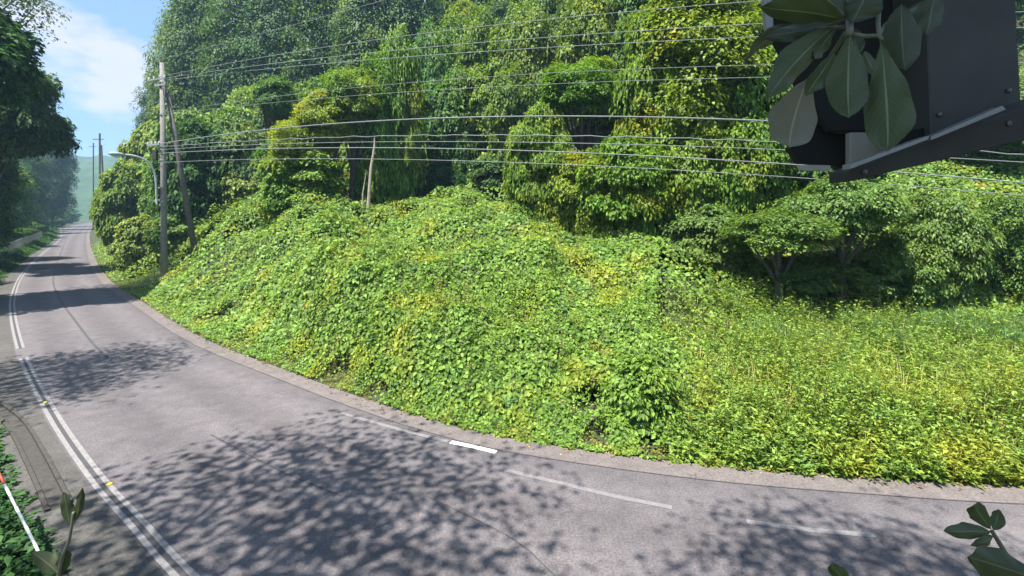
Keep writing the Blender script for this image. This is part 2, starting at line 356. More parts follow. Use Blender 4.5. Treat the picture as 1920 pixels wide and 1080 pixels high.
# ------------------------------------------------------------------ leaves
def leaf6(P, n, tip, L, Wd, fold=.25, droop=.18):
    n = unit(n); tip = unit(tip-n*(tip*n).sum(1, keepdims=True)); sd = np.cross(n, tip); L = L[:, None]; Wd = Wd[:, None]
    a = [P, P+tip*L*.30+sd*Wd*.46+n*Wd*fold, P+tip*L*.70+sd*Wd*.40+n*(Wd*fold*.8-L*droop*.4), P+tip*L-n*L*droop,
         P+tip*L*.70-sd*Wd*.40+n*(Wd*fold*.8-L*droop*.4), P+tip*L*.30-sd*Wd*.46+n*Wd*fold]
    V = np.stack(a, 1).reshape(-1, 3); b = (np.arange(len(P))*6)[:, None]
    F_ = np.stack([b+np.array([[0, 3, 2, 1]]), b+np.array([[0, 5, 4, 3]])], 1).reshape(-1, 4)
    return V, F_, 2
def leaf4(P, n, tip, L, Wd, fold=.2, droop=.1):
    n = unit(n); tip = unit(tip-n*(tip*n).sum(1, keepdims=True)); sd = np.cross(n, tip); L = L[:, None]; Wd = Wd[:, None]
    a = [P, P+tip*L*.45-sd*Wd*.5+n*Wd*fold, P+tip*L-n*L*droop, P+tip*L*.45+sd*Wd*.5+n*Wd*fold]
    V = np.stack(a, 1).reshape(-1, 3); b = (np.arange(len(P))*4)[:, None]
    return V, b+np.array([[0, 1, 2, 3]]), 1
def leafmesh(name, P, n, tip, L, Wd, v, fn=leaf4, **kw):
    V, F_, k = fn(P, n, tip, L, Wd, **kw); return mesh_np(name, V, F_, np.repeat(v, k))
def rdir(n): return unit(rng.normal(size=(n, 3)))

def crown_mesh(name, R, Rz, nc, nl, ls, wr=.6, cr_=(.26, .42), bottom=-.55, droop=0., shell=.55, fn=leaf4, seed=0, fill=.18):
    "clumped crown: nc clumps of nl leaves, centre at origin"
    global rng; keep = rng; rng = np.random.default_rng(seed+100)
    d = rdir(nc*4); d = d[d[:, 2] > bottom][:nc]; nc = len(d)
    rr = shell+(1-shell)*rng.random(nc)**.6
    c = d*rr[:, None]*np.array([R, R, Rz])*.80; cr0 = rng.uniform(*cr_, nc)*R
    k = np.repeat(np.arange(nc), nl); m = len(k)
    e = rdir(m); e[:, 2] = np.where(e[:, 2] < -.2, -e[:, 2]*.8, e[:, 2]); e = unit(e)
    lump = 1+.25*np.sin(e[:, 0]*7+k)*np.cos(e[:, 1]*6+k*2)
    P = c[k]+e*(cr0[k]*(.72+.34*rng.random(m)**.7)*lump)[:, None]*np.array([1, 1, .82])
    nn = unit(e*.6+np.array([-.12, -.12, .8])+d[k]*.3+rdir(m)*.6)
    tip = unit(e*.6+d[k]*.3+np.array([0, 0, -.35-droop])+rdir(m)*.6)
    if fill:                                           # sparse inner leaves, so the crown is not a hollow shell
        mf = int(m*fill); P2 = rdir(mf)*(rng.random(mf)**.45)[:, None]*np.array([R, R, Rz])*.72
        P2 = P2[P2[:, 2] > bottom*Rz]; mf = len(P2)
        P = np.concatenate([P, P2]); nn = np.concatenate([nn, unit(rdir(mf)+np.array([0, 0, .6]))]); tip = np.concatenate([tip, rdir(mf)]); m += mf
    L = ls*rng.uniform(.65, 1.35, m); v = np.clip(rng.normal(.5, .25, m), 0, 1)
    me = leafmesh(name, P, nn, tip, L, L*wr*rng.uniform(.8, 1.2, m), v, fn); rng = keep
    return me, c
def mound_mesh(name, R, Rz, nl, ls, seed=0, fn=leaf6, wr=.8):
    "vine-draped dome that reaches down: lumpy hanging shell"
    global rng; keep = rng; rng = np.random.default_rng(seed+300)
    d = rdir(int(nl*1.7)); d = d[d[:, 2] > -.75][:nl]; m = len(d)
    K = rdir(70); ka = rng.uniform(.5, 1.0, 70); dd = ((d[:, None, :]-K[None])**2).sum(2); w = (np.exp(-dd/.055)*ka).max(1)
    keepm = rng.random(m) < .30+.9*w; d, w, dd = d[keepm], w[keepm], dd[keepm]; m = len(d); near = K[dd.argmin(1)]
    r = .80+.30*w*rng.uniform(.75, 1.1, m)
    P = d*r[:, None]*np.array([R, R, Rz])
    e_ = unit(d-near*.8)
    nn = unit(d*.6+e_*.45+np.array([0, 0, .55])+rdir(m)*.55); tip = unit(d*.45+e_*.4+np.array([0, 0, -.45])+rdir(m)*.75)
    L = ls*rng.uniform(.6, 1.35, m); v = np.clip(rng.normal(.5, .27, m), 0, 1)
    me = leafmesh(name, P, nn, tip, L, L*wr, v, fn); rng = keep
    return me, np.zeros((0, 3))

PROTO = {}; DRAPED = set()
def proto(key, *a, mat, kind='crown', **kw):
    me, c = (crown_mesh if kind == 'crown' else mound_mesh)(key, *a, **kw); me.materials.append(M[mat]); PROTO[key] = (me, c, a[0], a[1]); DRAPED.add(key) if kw.get('bottom', 0) <= -.9 else None
proto('evergreen_a', 3, 3.6, 34, 520, .30, mat='dark', seed=1)
proto('evergreen_b', 3, 3.4, 30, 560, .28, mat='dark', seed=2, shell=.5)
proto('evergreen_c', 3, 4.2, 40, 420, .32, mat='dark', seed=3, cr_=(.2, .36))
proto('broad_a', 3, 3.2, 32, 520, .30, mat='mid', seed=4, droop=.2)
proto('broad_b', 3, 3.0, 44, 480, .24, mat='mid', seed=5, cr_=(.20, .40), bottom=-.86)
proto('lime_a', 3, 4.2, 64, 640, .165, mat='lime', seed=6, droop=.2, wr=.65, cr_=(.2, .36))
proto('lime_b', 3, 3.2, 44, 560, .19, mat='lime', seed=7, droop=.25, cr_=(.20, .38), bottom=-.86)
proto('vine_a', 3, 3, 70, 210, 0.26, mat='pale', seed=41, bottom=-.95, shell=.82, fn=leaf6, wr=.75, fill=.25, droop=.25, cr_=(.16, .30))
proto('vine_b', 3, 3, 80, 190, 0.26, mat='pale', seed=42, bottom=-.95, shell=.82, fn=leaf6, wr=.75, fill=.25, droop=.25, cr_=(.14, .27))
proto('limevine_a', 3, 3, 90, 300, .17, mat='lime', seed=43, bottom=-.95, shell=.82, fn=leaf6, wr=.75, fill=.25, droop=.25, cr_=(.14, .28))
proto('limevine_b', 3, 3, 84, 320, .17, mat='lime', seed=44, bottom=-.95, shell=.82, fn=leaf6, wr=.75, fill=.25, droop=.25, cr_=(.16, .30))
proto('thicket_a', 3, 3, 84, 270, 0.21, mat='mid', seed=45, bottom=-.95, shell=.7, fn=leaf4, wr=0.75, fill=.25, droop=0.25, cr_=(0.13, 0.3))
proto('thicket_b', 3, 3.4, 70, 320, 0.2, mat='mid', seed=55, bottom=-.95, shell=.7, fn=leaf4, wr=0.75, fill=.25, droop=0.25, cr_=(0.15, 0.36))
proto('talllime', 3, 6.4, 130, 300, .175, mat='lime', seed=81, bottom=-.95, shell=.6, fill=.2, wr=.65, cr_=(.18, .40))
proto('overhang', 2.2, 1.5, 64, 330, .13, mat='shrub', seed=91, droop=.4, wr=.55, bottom=-.7, cr_=(.12, .32))
proto('shrubvine', 2.2, 2, 80, 300, 0.125, mat='shrub', seed=46, bottom=-.95, shell=.7, fn=leaf4, wr=0.55, fill=.25, droop=0.35, cr_=(0.12, 0.28))
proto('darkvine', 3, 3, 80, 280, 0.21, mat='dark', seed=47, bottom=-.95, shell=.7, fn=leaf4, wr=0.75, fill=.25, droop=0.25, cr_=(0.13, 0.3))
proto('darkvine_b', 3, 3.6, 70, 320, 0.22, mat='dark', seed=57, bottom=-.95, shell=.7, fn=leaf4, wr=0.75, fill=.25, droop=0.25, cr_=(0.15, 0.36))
proto('limewood', 3, 3.4, 80, 290, 0.18, mat='lime', seed=58, bottom=-.95, shell=.7, fn=leaf4, wr=0.75, fill=.25, droop=0.25, cr_=(0.13, 0.33))
proto('limecolumn', 2, 4, 70, 200, 0.23, mat='lime', seed=48, bottom=-.95, shell=.45, fn=leaf6, wr=.75, fill=.25, droop=.25, cr_=(.18, .42))
proto('bush', 1, 1, 26, 130, .14, mat='kudzu', seed=12, droop=.5, wr=.6, bottom=-.8, fn=leaf6)
proto('shrub_a', 2.2, 2, 80, 330, .13, mat='shrub', seed=8, droop=.5, wr=.55, bottom=-.7, cr_=(.14, .30))
proto('tallwood', 4, 9, 150, 170, .27, mat='shade', seed=71, bottom=-.95, shell=.6, fill=.2, cr_=(.2, .42))
proto('talldark', 4, 9, 150, 190, .27, mat='dark', seed=72, bottom=-.95, shell=.6, fill=.2, cr_=(.22, .46))
proto('shade_a', 4, 3.2, 70, 54, .155, mat='shade', seed=9, cr_=(.16, .32), fill=.5, shell=.3)
proto('shade_b', 4, 3.6, 66, 62, .155, mat='shade', seed=10, cr_=(.16, .32), fill=.5, shell=.3)
proto('dense_a', 4, 3.6, 46, 460, .28, mat='shade', seed=23, cr_=(.20, .34), fill=.15)

def trunk(name, parent, h, r, limbs, seed=0, lean=(0, 0), mat='bark'):
    "tapered trunk from the parent's origin up to h, with limbs to the crown clumps"
    rr = random.Random(seed); mb = MB(); k = 7
    p = [np.array([lean[0]*(i/k)**1.5+rr.uniform(-.06, .06)*h*.12, lean[1]*(i/k)**1.5+rr.uniform(-.06, .06)*h*.12, -.4+(h+.4)*i/k]) for i in range(k+1)]
    p[0][:2] = 0
    mb.tube(p, [r*(1.25-.95*i/k) if i else r*1.5 for i in range(k+1)], 7)
    for c in limbs:
        f = rr.uniform(.45, .9); b = p[int(f*k)]; c = np.asarray(c); mid = (b+c)/2+np.array([0, 0, -.08*h+rr.uniform(-.1, .2)])
        mb.tube([b, (b+mid)/2, mid, (mid+c)/2, c], [r*.5, r*.42, r*.32, r*.22, r*.1], 5)
    return mb.build(name, M[mat], parent)
NT = 0
def tree(key, px, py, d, rx, rz, label, cat='tree', name='broadleaf_tree', group=None, xyz=None, trunk_r=None, zbase=None, nl=9, base=None):
    "one tree: crown centre where the photograph shows it, trunk down to the terrain"
    global NT; NT += 1
    me, c, R, Rz = PROTO[key]; P = at(px, py, d) if xyz is None else np.asarray(xyz, float)
    zb = float(H(np.array([P[0]]), np.array([P[1]]))[0]) if zbase is None else zbase
    off = np.zeros(2) if base is None else P[:2]-np.asarray(base, float)
    if base is not None: zb = float(H(np.array([base[0]]), np.array([base[1]]))[0])
    e = empty(name, (P[0]-off[0], P[1]-off[1], zb)); rot = (NT*2.399) % 6.283
    if key in DRAPED:                                       # draped domes hang down to the ground
        top = P[2]+rz; rz = max((top-zb+.3)/1.9, .5); P = P.copy(); P[2] = top-rz
    s = np.array([rx/R, rx/R, rz/Rz]); h = max(P[2]-zb, .6)
    cr_o = link('crown', me, None, e); cr_o.location = (off[0], off[1], h); cr_o.scale = s; cr_o.rotation_euler = (0, 0, rot)
    L = []
    if len(c):
        ca, sa = math.cos(rot), math.sin(rot)
        for q in c[:nl]: w = q*s*.85; L.append((w[0]*ca-w[1]*sa+off[0], w[0]*sa+w[1]*ca+off[1], h+w[2]))
    trunk('trunk', e, h+rz*.35 if len(c) else h*.9, trunk_r or max(.05, .045*rx+.02*h), L, NT, lean=tuple(off*.8))
    tag(e, label, cat, group); return e

# ------------------------------------------------------------------ kudzu over the bank
def canopy(x, y, s):
    z = H(x, y, s); p = CX+F*x/np.maximum(y, 4)
    th = np.clip((s-.15)/np.interp(p, [170, 420, 620], [5., 5., 2.2]), .06, 1)
    mound = .35+1.7*vnoise(x, y, 3.0, 11)+1.0*vnoise(x, y, 1.3, 12)+.5*vnoise(x, y, .6, 13)
    far = np.interp(p, [250, 520, 900, 1100, 1300], [1.5, 1.1, .9, .75, .5]); low = np.interp(p, [1250, 1420], [1, .22])
    low = np.where(s > 8, np.interp(p, [1250, 1420, 1600], [1, .5, .9]), low)
    return z+th*mound*far*low
def scatter(n, p0, p1, d0, d1, a):
    px = rng.uniform(p0, p1, n); u = rng.random(n); d = (d0**(1-a)+u*(d1**(1-a)-d0**(1-a)))**(1/(1-a))
    return (px-CX)/F*d, d
x, y = scatter(640000, -60, 2150, 7.5, 75, 1.55)
s = sdist(x, y); p = CX+F*x/y
ok = (s > .12) & (s < np.interp(p, [200, 700, 1300, 1500, 2100], [40, 23, 19, 20, 26])) & ((p < 1330+90*rng.normal(size=len(p))) | (s > 7.5+rng.normal(size=len(p))*.6))
# shaded hollow under the shrubs on the right stays nearly bare
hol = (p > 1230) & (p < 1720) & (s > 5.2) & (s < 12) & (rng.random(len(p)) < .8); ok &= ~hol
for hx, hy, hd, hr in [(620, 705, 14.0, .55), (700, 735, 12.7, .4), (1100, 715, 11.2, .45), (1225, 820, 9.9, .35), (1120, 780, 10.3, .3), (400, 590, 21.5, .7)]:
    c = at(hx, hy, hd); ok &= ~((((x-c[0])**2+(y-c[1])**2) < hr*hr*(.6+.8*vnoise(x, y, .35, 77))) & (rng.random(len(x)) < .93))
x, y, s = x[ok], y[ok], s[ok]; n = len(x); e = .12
zc = canopy(x, y, s); dzx = (canopy(x+e, y, sdist(x+e, y))-zc)/e; dzy = (canopy(x, y+e, sdist(x, y+e))-zc)/e
g = np.clip(np.stack([dzx, dzy], 1), -2.5, 2.5)
nrm = unit(np.stack([-g[:, 0], -g[:, 1], np.ones(n)], 1))
dep = np.where(rng.random(n) < .22, rng.uniform(.08, .35, n), rng.uniform(-.09, .08, n))*np.clip(s, .2, 1)
P = np.stack([x, y, zc], 1)-nrm*dep[:, None]; P[:, 2] = np.maximum(P[:, 2], .03)
fine = vnoise(x, y, 2.2, 91)*.65+vnoise(x, y, .8, 92)*.35 > .56                      # patches of a second, finer-leaved creeper
nn = unit(nrm*.8+np.array([-.05, -.28, .35])+rdir(n)*np.where(fine, .95, .7)[:, None]); tip = unit(np.stack([-g[:, 0]*.4, -g[:, 1]*.4-.35, np.where(fine, -.1, -.55)], 1)+rdir(n)*.8)
L = (.097+.0018*y)*rng.uniform(.5, 1.45, n)*np.clip(.45+s*.5, .5, 1)*np.where(fine, .78, 1); v = np.clip(rng.normal(.5, .27, n)+np.where(fine, .12, 0), 0, 1); Wl = L*np.where(fine, .5, .86)
a6 = (y < 17) & ~fine; V6, F6, _ = leaf6(P[a6], nn[a6], tip[a6], L[a6], Wl[a6]); V4, F4, _ = leaf4(P[~a6], nn[~a6], tip[~a6], L[~a6]*1.1, Wl[~a6]*1.25)
tag(link('kudzu', mesh_np('kudzu', np.concatenate([V6, V4]), np.concatenate([F6, F4+len(V6)]), np.concatenate([np.repeat(v[a6], 2), v[~a6]])), M['kudzu']), 'dense kudzu leaves covering the bank above the road', 'kudzu', kind='stuff')
print('kudzu leaves', n)

x, y = scatter(90000, 150, 2150, 20, 95, 1.1); s = sdist(x, y); ok = (s > 14) & (s < 60); x, y, s = x[ok], y[ok], s[ok]; n = len(x)
P = np.stack([x, y, H(x, y, s)+rng.uniform(.0, .9, n)*(.3+vnoise(x, y, 2.2, 51))], 1); L = .30*rng.uniform(.6, 1.5, n)
tag(link('forest_undergrowth', leafmesh('forest_undergrowth', P, np.array([0, -.4, .8])+rdir(n)*.6, np.array([0, -.4, -.4])+rdir(n), L, L*.6, np.clip(rng.normal(.45, .25, n), 0, 1)), M['dark']), 'dark leafy undergrowth covering the forest floor', 'undergrowth', kind='stuff')
# weeds on the right-hand verge: leafy stems
def weeds(name, npl, p0, p1, d0, d1, smax, hh, nleaf, ls, wr, mat, label, cat, cond=None, a=1.3, zf=None):
    x, y = scatter(npl, p0, p1, d0, d1, a); s = sdist(x, y); p = CX+F*x/y; ok = (s > .1) & (s < smax)
    if cond is not None: ok &= cond(p, s)
    x, y, s = x[ok], y[ok], s[ok]; m = len(x); hgt = rng.uniform(*hh, m)*np.clip(.3+s*.45, .3, 1)*(.35+.8*vnoise(x, y, 1.9, 21)+.5*vnoise(x, y, .5, 22))
    z = H(x, y, s) if zf is None else zf(x, y, s); k = np.repeat(np.arange(m), nleaf); nn_ = len(k); f = rng.uniform(.15, 1.0, nn_)
    lean = rng.normal(size=(m, 2))*.18
    az = rng.uniform(0, 6.283, nn_); out_ = np.stack([np.cos(az), np.sin(az), np.zeros(nn_)], 1)
    P = np.stack([x[k]+lean[k, 0]*hgt[k]*f, y[k]+lean[k, 1]*hgt[k]*f, z[k]+hgt[k]*f], 1)+out_*.03
    up = np.array([0, 0, 1.]); nrm = unit(up*.9-out_*.25+rdir(nn_)*.35); tip = unit(out_+up*rng.uniform(-.5, .7, nn_)[:, None])
    L = ls*rng.uniform(.6, 1.4, nn_)*(1.15-.5*f); v = np.clip(rng.normal(.5, .25, nn_)+.15*(f-.5), 0, 1)
    V1, F1, _ = leaf4(P, nrm, tip, L, L*wr)
    B = np.stack([x, y, z-.03], 1); T = np.stack([x+lean[:, 0]*hgt, y+lean[:, 1]*hgt, z+hgt], 1); w = .008
    sx = np.array([w, 0, 0]); V2 = np.stack([B-sx, B+sx, T+sx*.4, T-sx*.4], 1).reshape(-1, 3); F2 = (np.arange(m)*4)[:, None]+np.array([[0, 1, 2, 3]])
    me = mesh_np(name, np.concatenate([V1, V2]), np.concatenate([F1, F2+len(V1)]), np.concatenate([v, np.full(m, .3)]))
    return tag(link(name, me, M[mat]), label, cat, kind='stuff')
weeds('tall_weeds', 11000, 1180, 2250, 7.8, 22, 9.5, (.5, 1.35), 13, .14, .45, 'weed', 'tall yellow-green weeds filling the verge on the right', 'weeds', lambda p, s: rng.random(len(p)) < np.clip((p-1230)/170, 0, 1))
weeds('bank_weeds', 5200, 200, 1420, 8.5, 40, 16, (.35, .85), 12, .11, .42, 'weed', 'taller yellow-green weeds poking through the kudzu', 'weeds', lambda p, s: (vnoise(p, s*60, 110, 95) > .52) & (s > .5), zf=lambda x, y, s: canopy(x, y, s)-.22)
weeds('dead_stalks', 700, 300, 2100, 8.5, 22, 14, (.5, 1.1), 5, .10, .35, 'dry', 'dry brown stalks scattered through the weeds', 'dry stalks', lambda p, s: s > .4, zf=lambda x, y, s: canopy(x, y, s)-.15)
weeds('roadside_weeds', 15000, 60, 2150, 7.8, 60, 1.25, (.12, .5), 8, .08, .55, 'verge', 'low yellowing weeds along the hill-side road edge', 'weeds', a=1.1)
# grass blades
def blades(name, C, rad, nb, hh, mat, label, bend=.5):
    a = rng.uniform(0, 6.283, nb); r = rad*np.sqrt(rng.random(nb)); x = C[0]+r*np.cos(a); y = C[1]+r*np.sin(a); z = H(x, y)-.03
    az = rng.uniform(0, 6.283, nb); h = rng.uniform(*hh, nb); o = np.stack([np.cos(az), np.sin(az), np.zeros(nb)], 1); sd = np.stack([-np.sin(az), np.cos(az), np.zeros(nb)], 1)*.009
    B = np.stack([x, y, z], 1); rows = []
    for f, w in ((0, 1), (.35, 1.1), (.7, .8), (1, .08)):
        c = B+o*(h*bend*f**2)[:, None]+np.array([0, 0, 1])*(h*(f-.28*f**3))[:, None]; rows += [c-sd*w, c+sd*w]
    V = np.stack(rows, 1).reshape(-1, 3); b = (np.arange(nb)*8)[:, None]
    Fq = np.stack([b+np.array([[2*i, 2*i+1, 2*i+3, 2*i+2]]) for i in range(3)], 1).reshape(-1, 4)
    return tag(link(name, mesh_np(name, V, Fq, np.repeat(np.clip(rng.normal(.5, .25, nb), 0, 1), 3)), M[mat]), label, 'grass', kind='stuff')
def field_blades():
    x, y = scatter(14000, 1230, 2250, 7.8, 18, 1.2); s = sdist(x, y); p = CX+F*x/y; ok = (s > .3) & (s < 8.5) & (rng.random(len(p)) < np.clip((p-1230)/250, 0, 1)*np.clip(vnoise(x, y, 1.4, 61)*1.8-.3, 0, 1)); x, y, s = x[ok], y[ok], s[ok]; nb = len(x)
    az = rng.uniform(0, 6.283, nb); h = rng.uniform(.5, 1.35, nb)*np.clip(.35+s*.5, .3, 1); o = np.stack([np.cos(az), np.sin(az), np.zeros(nb)], 1); sd = np.stack([-np.sin(az), np.cos(az), np.zeros(nb)], 1)*.008; B = np.stack([x, y, H(x, y, s)-.02], 1); rows = []
    for f, w in ((0, 1), (.4, 1.1), (.75, .8), (1, .08)):
        c = B+o*(h*.35*f**2)[:, None]+np.array([0, 0, 1])*(h*(f-.16*f**3))[:, None]; rows += [c-sd*w, c+sd*w]
    V = np.stack(rows, 1).reshape(-1, 3); b = (np.arange(nb)*8)[:, None]; Fq = np.stack([b+np.array([[2*i, 2*i+1, 2*i+3, 2*i+2]]) for i in range(3)], 1).reshape(-1, 4)
    tag(link('verge_grass', mesh_np('verge_grass', V, Fq, np.repeat(np.clip(rng.normal(.6, .25, nb), 0, 1), 3)), M['verge']), 'thin upright grass blades among the weeds on the right', 'grass', kind='stuff')
field_blades()
c = at(1860, 620, 15); blades('long_grass', c, 1.7, 3500, (.9, 1.7), 'grass', 'clump of long soft grass below the vine hill at the far right')
c = at(1500, 560, 14.5); blades('long_grass', c, 1.5, 1500, (.7, 1.4), 'grass', 'thin grass blades at the foot of the dark shrubs')
c = at(1660, 570, 15.5); blades('long_grass', c, 1.3, 1500, (.8, 1.4), 'grass', 'long grass below the shrub with drooping leaves')

nl_ = 5200; i = rng.integers(0, len(RE), nl_*3); i = i[(RE[i, 0] < 14) & (RE[i, 0] > -40)][:nl_]; nl_ = len(i); o_ = .12-np.abs(rng.normal(size=nl_))*.16*(.2+1.6*vnoise(RE[i, 0], RE[i, 1], 1.6, 71)); NR = normals(RE)
Pl = np.stack([RE[i, 0]+NR[i, 0]*o_+rng.uniform(-.25, .25, nl_), RE[i, 1]+NR[i, 1]*o_+rng.uniform(-.05, .05, nl_), np.full(nl_, .014)], 1); Ll = rng.uniform(.025, .09, nl_)
tag(link('leaf_litter', leafmesh('leaf_litter', Pl, np.array([0, 0, 1.])+rdir(nl_)*.3, rdir(nl_), Ll, Ll*.5, rng.random(nl_)), M['dry']), 'dry leaf litter along the hill-side gutter', 'leaf litter', kind='stuff')
# ------------------------------------------------------------------ trees and shrubs on the hill side (front ones one by one)
V = 'vine_draped_tree'
tree('talllime', 1320, 120, 24, 3.4, 6.6, 'tall yellow-green tree hung with vines, left of the dark box', name=V)
tree('lime_b', 1090, 175, 26.5, 2.3, 2.2, 'rounded yellow-green tree between the dark gap and the tall vine tree', name=V)
tree('limevine_a', 1012, 250, 25.5, 2.0, 2.0, 'lower yellow-green tree at the right side of the dark gap', name=V)
for k, a in enumerate([(1170, 318, 23.2, 2.5, 2.2, 'vine tangle at the foot of the rounded yellow-green tree'), (1300, 300, 23.0, 2.3, 2.6, 'vine tangle with bare twigs under the tall yellow-green tree'),
          (1405, 285, 22.0, 2.0, 2.4, 'vine-hung thicket just left of the leafy branch'), (1085, 330, 24.5, 2.0, 1.5, 'low vine mound at the left foot of the rounded tree'), (1330, 60, 25.5, 2.8, 5.5, 'vine curtain behind the tall yellow-green tree'), (1232, 110, 25, 2.4, 3.4, 'ragged yellow-green growth on the left flank of the tall vine tree'), (1418, 140, 23.5, 2.5, 3.4, 'ragged yellow-green growth on the right flank of the tall vine tree')]):
    tree('talllime' if a[4] > 5 else ('limevine_a' if k % 2 else 'limevine_b'), *a, cat='vine tangle', name='vine_tangle', group='vine tangles under the yellow-green trees')
for px, py, d, rx, rz, l in [(810, 90, 38.0, 2.6, 2.8, 'evergreen over the left of the dark gap'), (905, 70, 38.5, 2.8, 2.6, 'evergreen over the middle of the dark gap'), (1000, 70, 38.0, 2.6, 2.6, 'evergreen over the right of the dark gap'),
          (1120, 50, 35, 3.0, 3.4, 'dark evergreen between the rounded tree and the tall vine tree'), (1200, 110, 33, 2.6, 3.0, 'dark evergreen just left of the tall vine tree')]:
    tree('thicket_b', px, py, d+(3.5 if px < 950 else 0), rx, rz, l, name='evergreen_tree', group='evergreens over the dark gap')
for px, py, d, rx, rz, l in [(345, 95, 74, 4.6, 12, 'tall dark evergreen against the sky, behind the pole top'), (378, 70, 72, 5.2, 12, 'tall dark evergreen second from the sky'), (450, 70, 68, 5.2, 11, 'tall dark evergreen third from the sky'),
          (525, 60, 66, 5.2, 11, 'tall dark evergreen above the round-headed small tree'), (605, 50, 64, 5.0, 10, 'tall dark evergreen left of the slim leaning tree'), (770, -10, 62, 4.6, 9, 'tall dark evergreen at the top edge above the dark gap'), (690, 20, 60, 4.4, 9, 'tall dark evergreen behind the slim leaning tree'), (300, 190, 80, 3.4, 8, 'lower evergreen at the edge of the sky')]:
    tree('talldark', px, py, d, rx, rz, l, name='evergreen_tree', group='tall evergreens at the top left of the forest')
for a in [(752, 75, 34, 1.9, 2.0, 'slim yellow-green tree at the top of the diagonal row over the dark gap'), (708, 130, 33, 1.9, 2.2, 'slim yellow-green tree second down the diagonal row'), (662, 190, 32, 2.1, 2.6, 'slim yellow-green tree above the broken pale trunk'), (615, 232, 31, 2.0, 2.4, 'slim green-yellow tree fourth down the diagonal row'), (570, 270, 30.5, 2.0, 2.2, 'slim green-yellow tree left of the broken trunk')]:
    tree('limewood' if a[0] > 700 else 'lime_b', *a, name='slim_tree', group='diagonal row of yellow-green trees')
for a in [(595, 310, 30, 1.8, 1.3, 'low vine column left of the broken pale trunk'), (535, 300, 30, 1.6, 1.5, 'low vine column nearest the brace pole')]:
    tree('limecolumn', *a, cat='vine column', name='vine_column', group='vine columns beside the broken trunk')
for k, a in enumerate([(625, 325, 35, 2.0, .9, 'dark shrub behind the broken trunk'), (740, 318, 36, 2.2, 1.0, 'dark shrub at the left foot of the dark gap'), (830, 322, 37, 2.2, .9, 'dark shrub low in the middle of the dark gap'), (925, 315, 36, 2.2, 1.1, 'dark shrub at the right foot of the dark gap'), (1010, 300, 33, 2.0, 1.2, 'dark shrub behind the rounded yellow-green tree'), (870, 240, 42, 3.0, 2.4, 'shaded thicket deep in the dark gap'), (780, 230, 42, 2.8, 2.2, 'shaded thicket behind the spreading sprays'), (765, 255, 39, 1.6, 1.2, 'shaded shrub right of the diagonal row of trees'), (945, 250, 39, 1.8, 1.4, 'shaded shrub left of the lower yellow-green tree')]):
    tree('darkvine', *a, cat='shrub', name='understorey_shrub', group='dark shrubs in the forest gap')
tree('broad_b', 515, 190, 38, 1.8, 2.0, 'round-headed small tree behind the upper wires', name='slim_tree')
tree('broad_a', 760, 205, 35, 1.7, 1.1, 'tree with spreading lit sprays in the dark gap', name='slim_tree')
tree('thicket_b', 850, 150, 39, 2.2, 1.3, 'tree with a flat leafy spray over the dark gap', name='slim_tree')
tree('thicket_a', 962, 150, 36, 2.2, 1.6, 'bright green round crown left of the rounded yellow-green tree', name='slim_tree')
for a in [(236, 375, 52, 2.8, 4.6, 'tall vine-covered tree at the road edge beyond the lamp'), (262, 470, 38, 2.0, 3.0, 'vine-covered bush at the road edge left of the utility pole'),
          (216, 400, 66, 2.2, 5.0, 'vine-covered tree farthest along the hill-side road edge'), (282, 285, 58, 3.4, 4.0, 'vine-draped tree behind the street lamp'),
          (345, 265, 48, 3.7, 3.6, 'vine-draped tree behind the leaning brace pole'), (440, 235, 44, 3.2, 2.2, 'vine-draped tree top right of the brace pole'),
          (400, 335, 40, 3.2, 2.8, 'vine-covered mound right of the brace pole'), (485, 330, 38, 2.6, 2.3, 'vine-covered mound between brace pole and broken trunk'),
          (350, 450, 36, 2.6, 2.4, 'vine-covered mound at the foot of the brace pole'), (545, 345, 35, 2.2, 1.4, 'low vine mound left of the broken trunk')]:
    tree('vine_a' if int(a[0]) % 2 else 'vine_b', *a, cat='vine mound', name='vine_covered_tree', group='vine-covered trees by the left bend')
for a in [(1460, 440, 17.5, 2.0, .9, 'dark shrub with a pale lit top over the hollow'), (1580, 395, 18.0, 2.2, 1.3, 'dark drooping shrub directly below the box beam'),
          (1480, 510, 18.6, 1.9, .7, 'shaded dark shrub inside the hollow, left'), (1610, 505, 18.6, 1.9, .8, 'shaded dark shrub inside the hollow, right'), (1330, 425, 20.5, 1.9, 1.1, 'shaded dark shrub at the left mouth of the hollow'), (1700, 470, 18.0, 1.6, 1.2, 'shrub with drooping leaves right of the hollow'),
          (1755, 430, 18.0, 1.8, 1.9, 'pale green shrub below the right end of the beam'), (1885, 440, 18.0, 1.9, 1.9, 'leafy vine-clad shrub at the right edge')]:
    tree('overhang' if int(a[0]) in (1460, 1580) else ('darkvine' if 'shaded' in a[5] else 'shrubvine'), *a, cat='shrub', name='drooping_shrub', group='shrubs below the dark box')  # shrubs called shaded get dark leaves, painting in the hollow's shade
tree('broad_b', 1840, 290, 25, 3.0, 2.0, 'green tree behind the wires at the far right', name='slim_tree')
tree('broad_a', 1540, 300, 22, 2.6, 2.2, 'green tree half hidden behind the dark box', name='slim_tree')
tree('bush', 1205, 735, 11.0, .85, .85, 'roadside bush with pale curled leaves and a dark base', cat='bush', name='roadside_bush')
